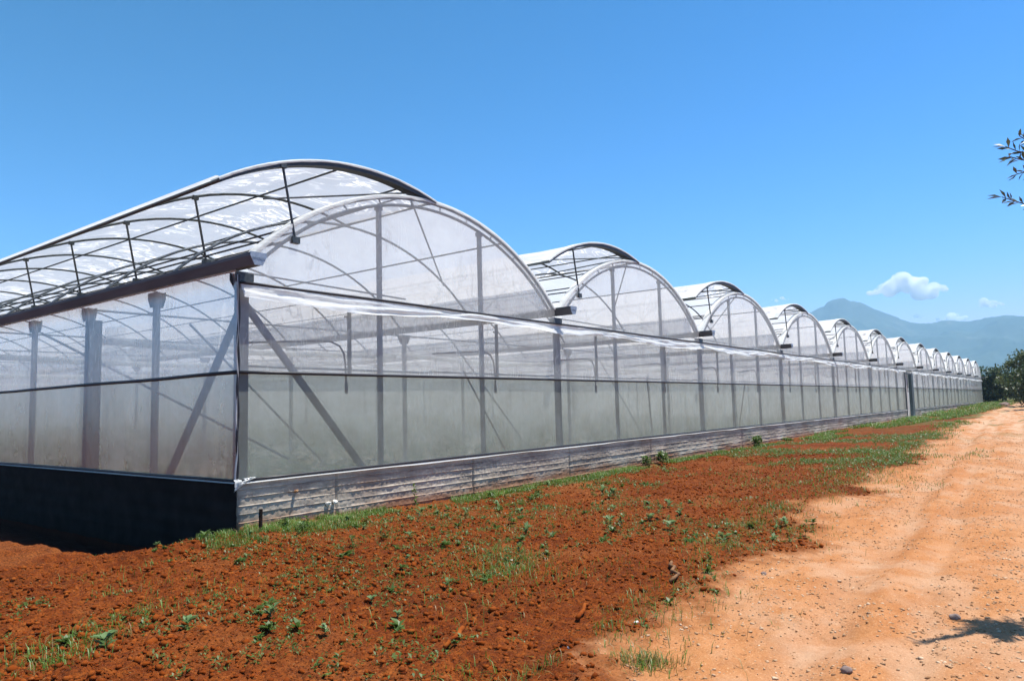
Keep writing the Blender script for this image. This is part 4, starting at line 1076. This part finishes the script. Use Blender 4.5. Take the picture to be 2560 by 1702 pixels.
def olive():
    rng = np.random.default_rng(8)
    bx, by = 3.3, -11.8
    root = empty('olive_tree', (0, 0, 0))
    tag(root, 'olive tree beside the track whose leafy twigs hang into the sky at the right edge', 'tree')
    t = MB()
    z0 = gz1(bx, by)
    fork = (bx - .15, by + .1, 1.5)
    t.tube([(bx, by, z0 - .2), (bx + .05, by, .7), fork], [.19, .15, .13], 10)
    tips = []
    twigs = []
    def limb(a, b, r0, r1, n=5, wob=.06):
        pts = []
        for i in range(n + 1):
            s = i / n
            pts.append(tuple(a[j] + (b[j] - a[j]) * s + (wob * (rng.random() - .5) if 0 < i < n else 0) for j in range(3)))
        t.tube(pts, [r0 + (r1 - r0) * i / n for i in range(n + 1)], 7)
        return pts
    ends = [(1.6, -10.3, 3.3), (2.2, -11.9, 3.9), (4.3, -11.0, 3.8), (4.4, -12.8, 3.3), (2.4, -10.6, 4.3), (1.25, -10.0, 2.6), (3.4, -12.2, 4.4)]
    for e in ends: limb(fork, e, .085, .03, 6, .12)
    # the two boughs whose tips reach the view, with the denser growth that shades the track just outside it
    main = [((1.6, -10.3, 3.3), (0.84, -9.30, 3.15), .028), ((1.25, -10.0, 2.6), (0.80, -9.28, 2.80), .024)]
    VIS = [((0.84, -9.30, 3.15), (0.275, -8.905, 3.27)), ((0.84, -9.30, 3.15), (0.29, -8.92, 3.20)), ((0.80, -9.28, 2.80), (0.28, -8.86, 2.925)), ((0.84, -9.30, 3.15), (0.335, -8.955, 3.08)), ((0.84, -9.30, 3.15), (0.36, -8.985, 3.35))]
    far_ = lambda p: tuple(CAM[j] + (p[j] - CAM[j]) * 1.075 for j in range(3))
    main = [(a, far_(b), r) for a, b, r in main]; VIS = [(far_(a), far_(b)) for a, b in VIS]
    for a, b, r in main: limb(a, b, r, .012, 5, .05)
    for a, b in VIS: twigs.append(limb(a, b, .008, .003, 6, .03))
    # ordinary crown twigs
    for e in ends:
        for i in range(26):
            d = rng.normal(size=3); d[2] = abs(d[2]) * .6 - .1; d /= np.linalg.norm(d)
            L = .35 + .5 * rng.random(); q = tuple(e[j] + d[j] * L for j in range(3))
            # keep the crown out of the view except for the twigs above
            dv = Vector(q) - CAM
            sxp = dv.dot(_r2) / dv.dot(_f)
            if sxp < 0.72: continue
            twigs.append(limb(e, q, .008, .003, 4, .05))
    for i in range(100):
        e = main[i % 2][1]
        d = rng.normal(size=3); d /= np.linalg.norm(d); L = .15 + .3 * rng.random()
        q = tuple(e[j] + d[j] * L for j in range(3))
        dv = Vector(q) - CAM
        if dv.dot(_r2) / dv.dot(_f) < 0.722: continue
        twigs.append(limb(e, q, .007, .003, 4, .05))
    t.build('trunk', M['bark'], root, True)
    B = []; D = []; 
    for tw in twigs:
        tw = [np.array(q) for q in tw]
        ax_ = tw[-1] - tw[0]; ax_ /= np.linalg.norm(ax_)
        for s in np.linspace(.12, 1.0, 19):
            i = min(int(s * (len(tw) - 1)), len(tw) - 2); fr = s * (len(tw) - 1) - i
            p = tw[i] * (1 - fr) + tw[i + 1] * fr
            for sg in range(2):
                o = rng.normal(size=3); o -= ax_ * o.dot(ax_); o /= np.linalg.norm(o)
                d = ax_ * .75 + o * .75; d /= np.linalg.norm(d)
                B.append(p); D.append(d)
    B = np.array(B); D = np.array(D); n = len(B)
    u = rng.normal(size=(n, 3)); u[:, 2] += 1
    L = .065 + .035 * rng.random(n)
    v, f = leaf_quads(B, D, u, L, L * .27, .15)
    np_mesh('crown', v, f, M['olive'], root)
olive()

# ------------------------------------------------------------------ crops inside
def crops():
    rng = np.random.default_rng(31)
    P = []; 
    for x in np.arange(0.9, 48, 1.15):
        n = 90
        y = 1.0 + 38 * rng.random(n)
        P.append(np.stack([x + 0.12 * rng.normal(size=n), y], 1))
    P = np.concatenate(P)
    n = len(P); per = 7
    tall = np.clip((P[:, 1] - 6) / 20, 0, 1)
    b = np.repeat(P, per, 0); tl = np.repeat(tall, per)
    m = len(b)
    zz = rng.random(m) * (0.18 + 0.75 * tl)
    base = np.stack([b[:, 0] + .1 * rng.normal(size=m), b[:, 1] + .1 * rng.normal(size=m), 0.03 + zz], 1)
    a = rng.random(m) * 6.28; el = rng.random(m) * 1.0
    d = np.stack([np.cos(a) * np.cos(el), np.sin(a) * np.cos(el), np.sin(el)], 1)
    L = .16 + .14 * rng.random(m) + .12 * tl
    v, f = leaf_quads(base, d, np.tile([[0, 0, 1.0]], (m, 1)), L, L * .6, .3)
    tag(np_mesh('crop_rows', v, f, M['crop']), 'rows of young green crop plants growing inside the greenhouse', 'crops', kind='stuff')
crops()

# ------------------------------------------------------------------ clouds, far outside the air box
def cloud(px, py, wpx, hpx, dist, label, seed, dens, n=26):
    rng = np.random.default_rng(seed)
    d = _f + _r2 * ((px - 1280) / 1816.8) - _u2 * ((py - 851) / 1816.8); d.normalize()
    cen = CAM + d * dist
    W = wpx / 1816.8 * dist; Hh = hpx / 1816.8 * dist
    b = bmesh.new()
    rt = Vector((d.y, -d.x, 0)).normalized()
    for i in range(n):
        s = rng.random() * 2 - 1
        env = (1 - abs(s) ** 1.4)
        r = (0.10 + 0.16 * rng.random()) * W * .55 * (0.35 + .75 * env)
        r = min(r, Hh * .55)
        mt = Matrix.Translation(cen + rt * (s * W * .5) + Vector((0, 0, 1)) * ((rng.random() - .35) * Hh * env * .9 + s * -0.05 * Hh) + d * ((rng.random() - .5) * W * .35))
        bmesh.ops.create_icosphere(b, subdivisions=2, radius=r, matrix=mt @ Matrix.Diagonal((1.15, 1.15, .85, 1)))
    me = bpy.data.meshes.new('cloud'); b.to_mesh(me); b.free()
    o = bpy.data.objects.new('cloud', me); COL.objects.link(o)
    rm = o.modifiers.new('remesh', 'REMESH'); rm.mode = 'VOXEL'; rm.voxel_size = W / 46
    m = bpy.data.materials.new('cloud_vapour'); m.use_nodes = True; t = m.node_tree
    t.nodes.remove(t.nodes['Principled BSDF'])
    out = [q for q in t.nodes if q.type == 'OUTPUT_MATERIAL'][0]
    vs = t.nodes.new('ShaderNodeVolumeScatter'); vs.inputs['Color'].default_value = (1, 1, 1, 1); vs.inputs['Density'].default_value = dens / Hh; vs.inputs['Anisotropy'].default_value = 0.0
    nz = noise(t, 7.0 / W, 5, 0.6)
    t.links.new(math_n(t, 'MULTIPLY', ramp(t, nz, [(0.40, (0.08, 0.08, 0.08)), (0.56, (1, 1, 1))]), dens / Hh), vs.inputs['Density'])
    t.links.new(vs.outputs[0], out.inputs['Volume'])
    me.materials.append(m)
    tag(o, label, 'cloud')
cloud(2270, 728, 150, 62, 9500, 'largest white cloud, floating just above the mountains', 3, 13.0, 34)
cloud(2466, 763, 62, 18, 9500, 'small wispy cloud at the right, above the mountain ridge', 4, 4.0, 14)
cloud(2385, 797, 66, 16, 9500, 'flat white cloud peeping over the saddle of the ridge', 5, 6.0, 14)
cloud(2295, 792, 40, 14, 9500, 'faint low cloud left of the one over the ridge saddle', 6, 2.0, 10)
cloud(1950, 749, 38, 10, 9500, 'tiny faint cloud above the fourth vent, left of the peak', 7, 2.0, 8)

# ------------------------------------------------------------------ the air, and an added veil inside the greenhouse
hb = MB().box((-9000, -9000, -60), (7600, 9000, 660)).build('haze', None)
m = bpy.data.materials.new('air'); m.use_nodes = True; t = m.node_tree
t.nodes.remove(t.nodes['Principled BSDF'])
out = [q for q in t.nodes if q.type == 'OUTPUT_MATERIAL'][0]
pv = t.nodes.new('ShaderNodeVolumePrincipled'); pv.inputs['Color'].default_value = (0.43, 0.73, 1.0, 1); pv.inputs['Density'].default_value = 2.0e-4; pv.inputs['Anisotropy'].default_value = 0.0
t.links.new(pv.outputs[0], out.inputs['Volume'])
hb.data.materials.append(m)
tag(hb, 'thin blue summer haze', 'haze', kind='stuff')
mb_ = MB().box((0.25, 0.30, 0.12), (XE - 0.3, LY - 0.2, 3.55)).build('interior_veil', None)  # added scattering volume: veils the far frame and whitens the film
m = bpy.data.materials.new('veil_scatter'); m.use_nodes = True; t = m.node_tree
t.nodes.remove(t.nodes['Principled BSDF'])
out = [q for q in t.nodes if q.type == 'OUTPUT_MATERIAL'][0]
pv = t.nodes.new('ShaderNodeVolumeScatter'); pv.inputs['Color'].default_value = (0.98, 0.975, 0.95, 1); pv.inputs['Density'].default_value = 0.048
t.links.new(pv.outputs[0], out.inputs['Volume'])
mb_.data.materials.append(m)
tag(mb_, 'added scattering veil inside the greenhouse', 'interior_veil', kind='stuff')
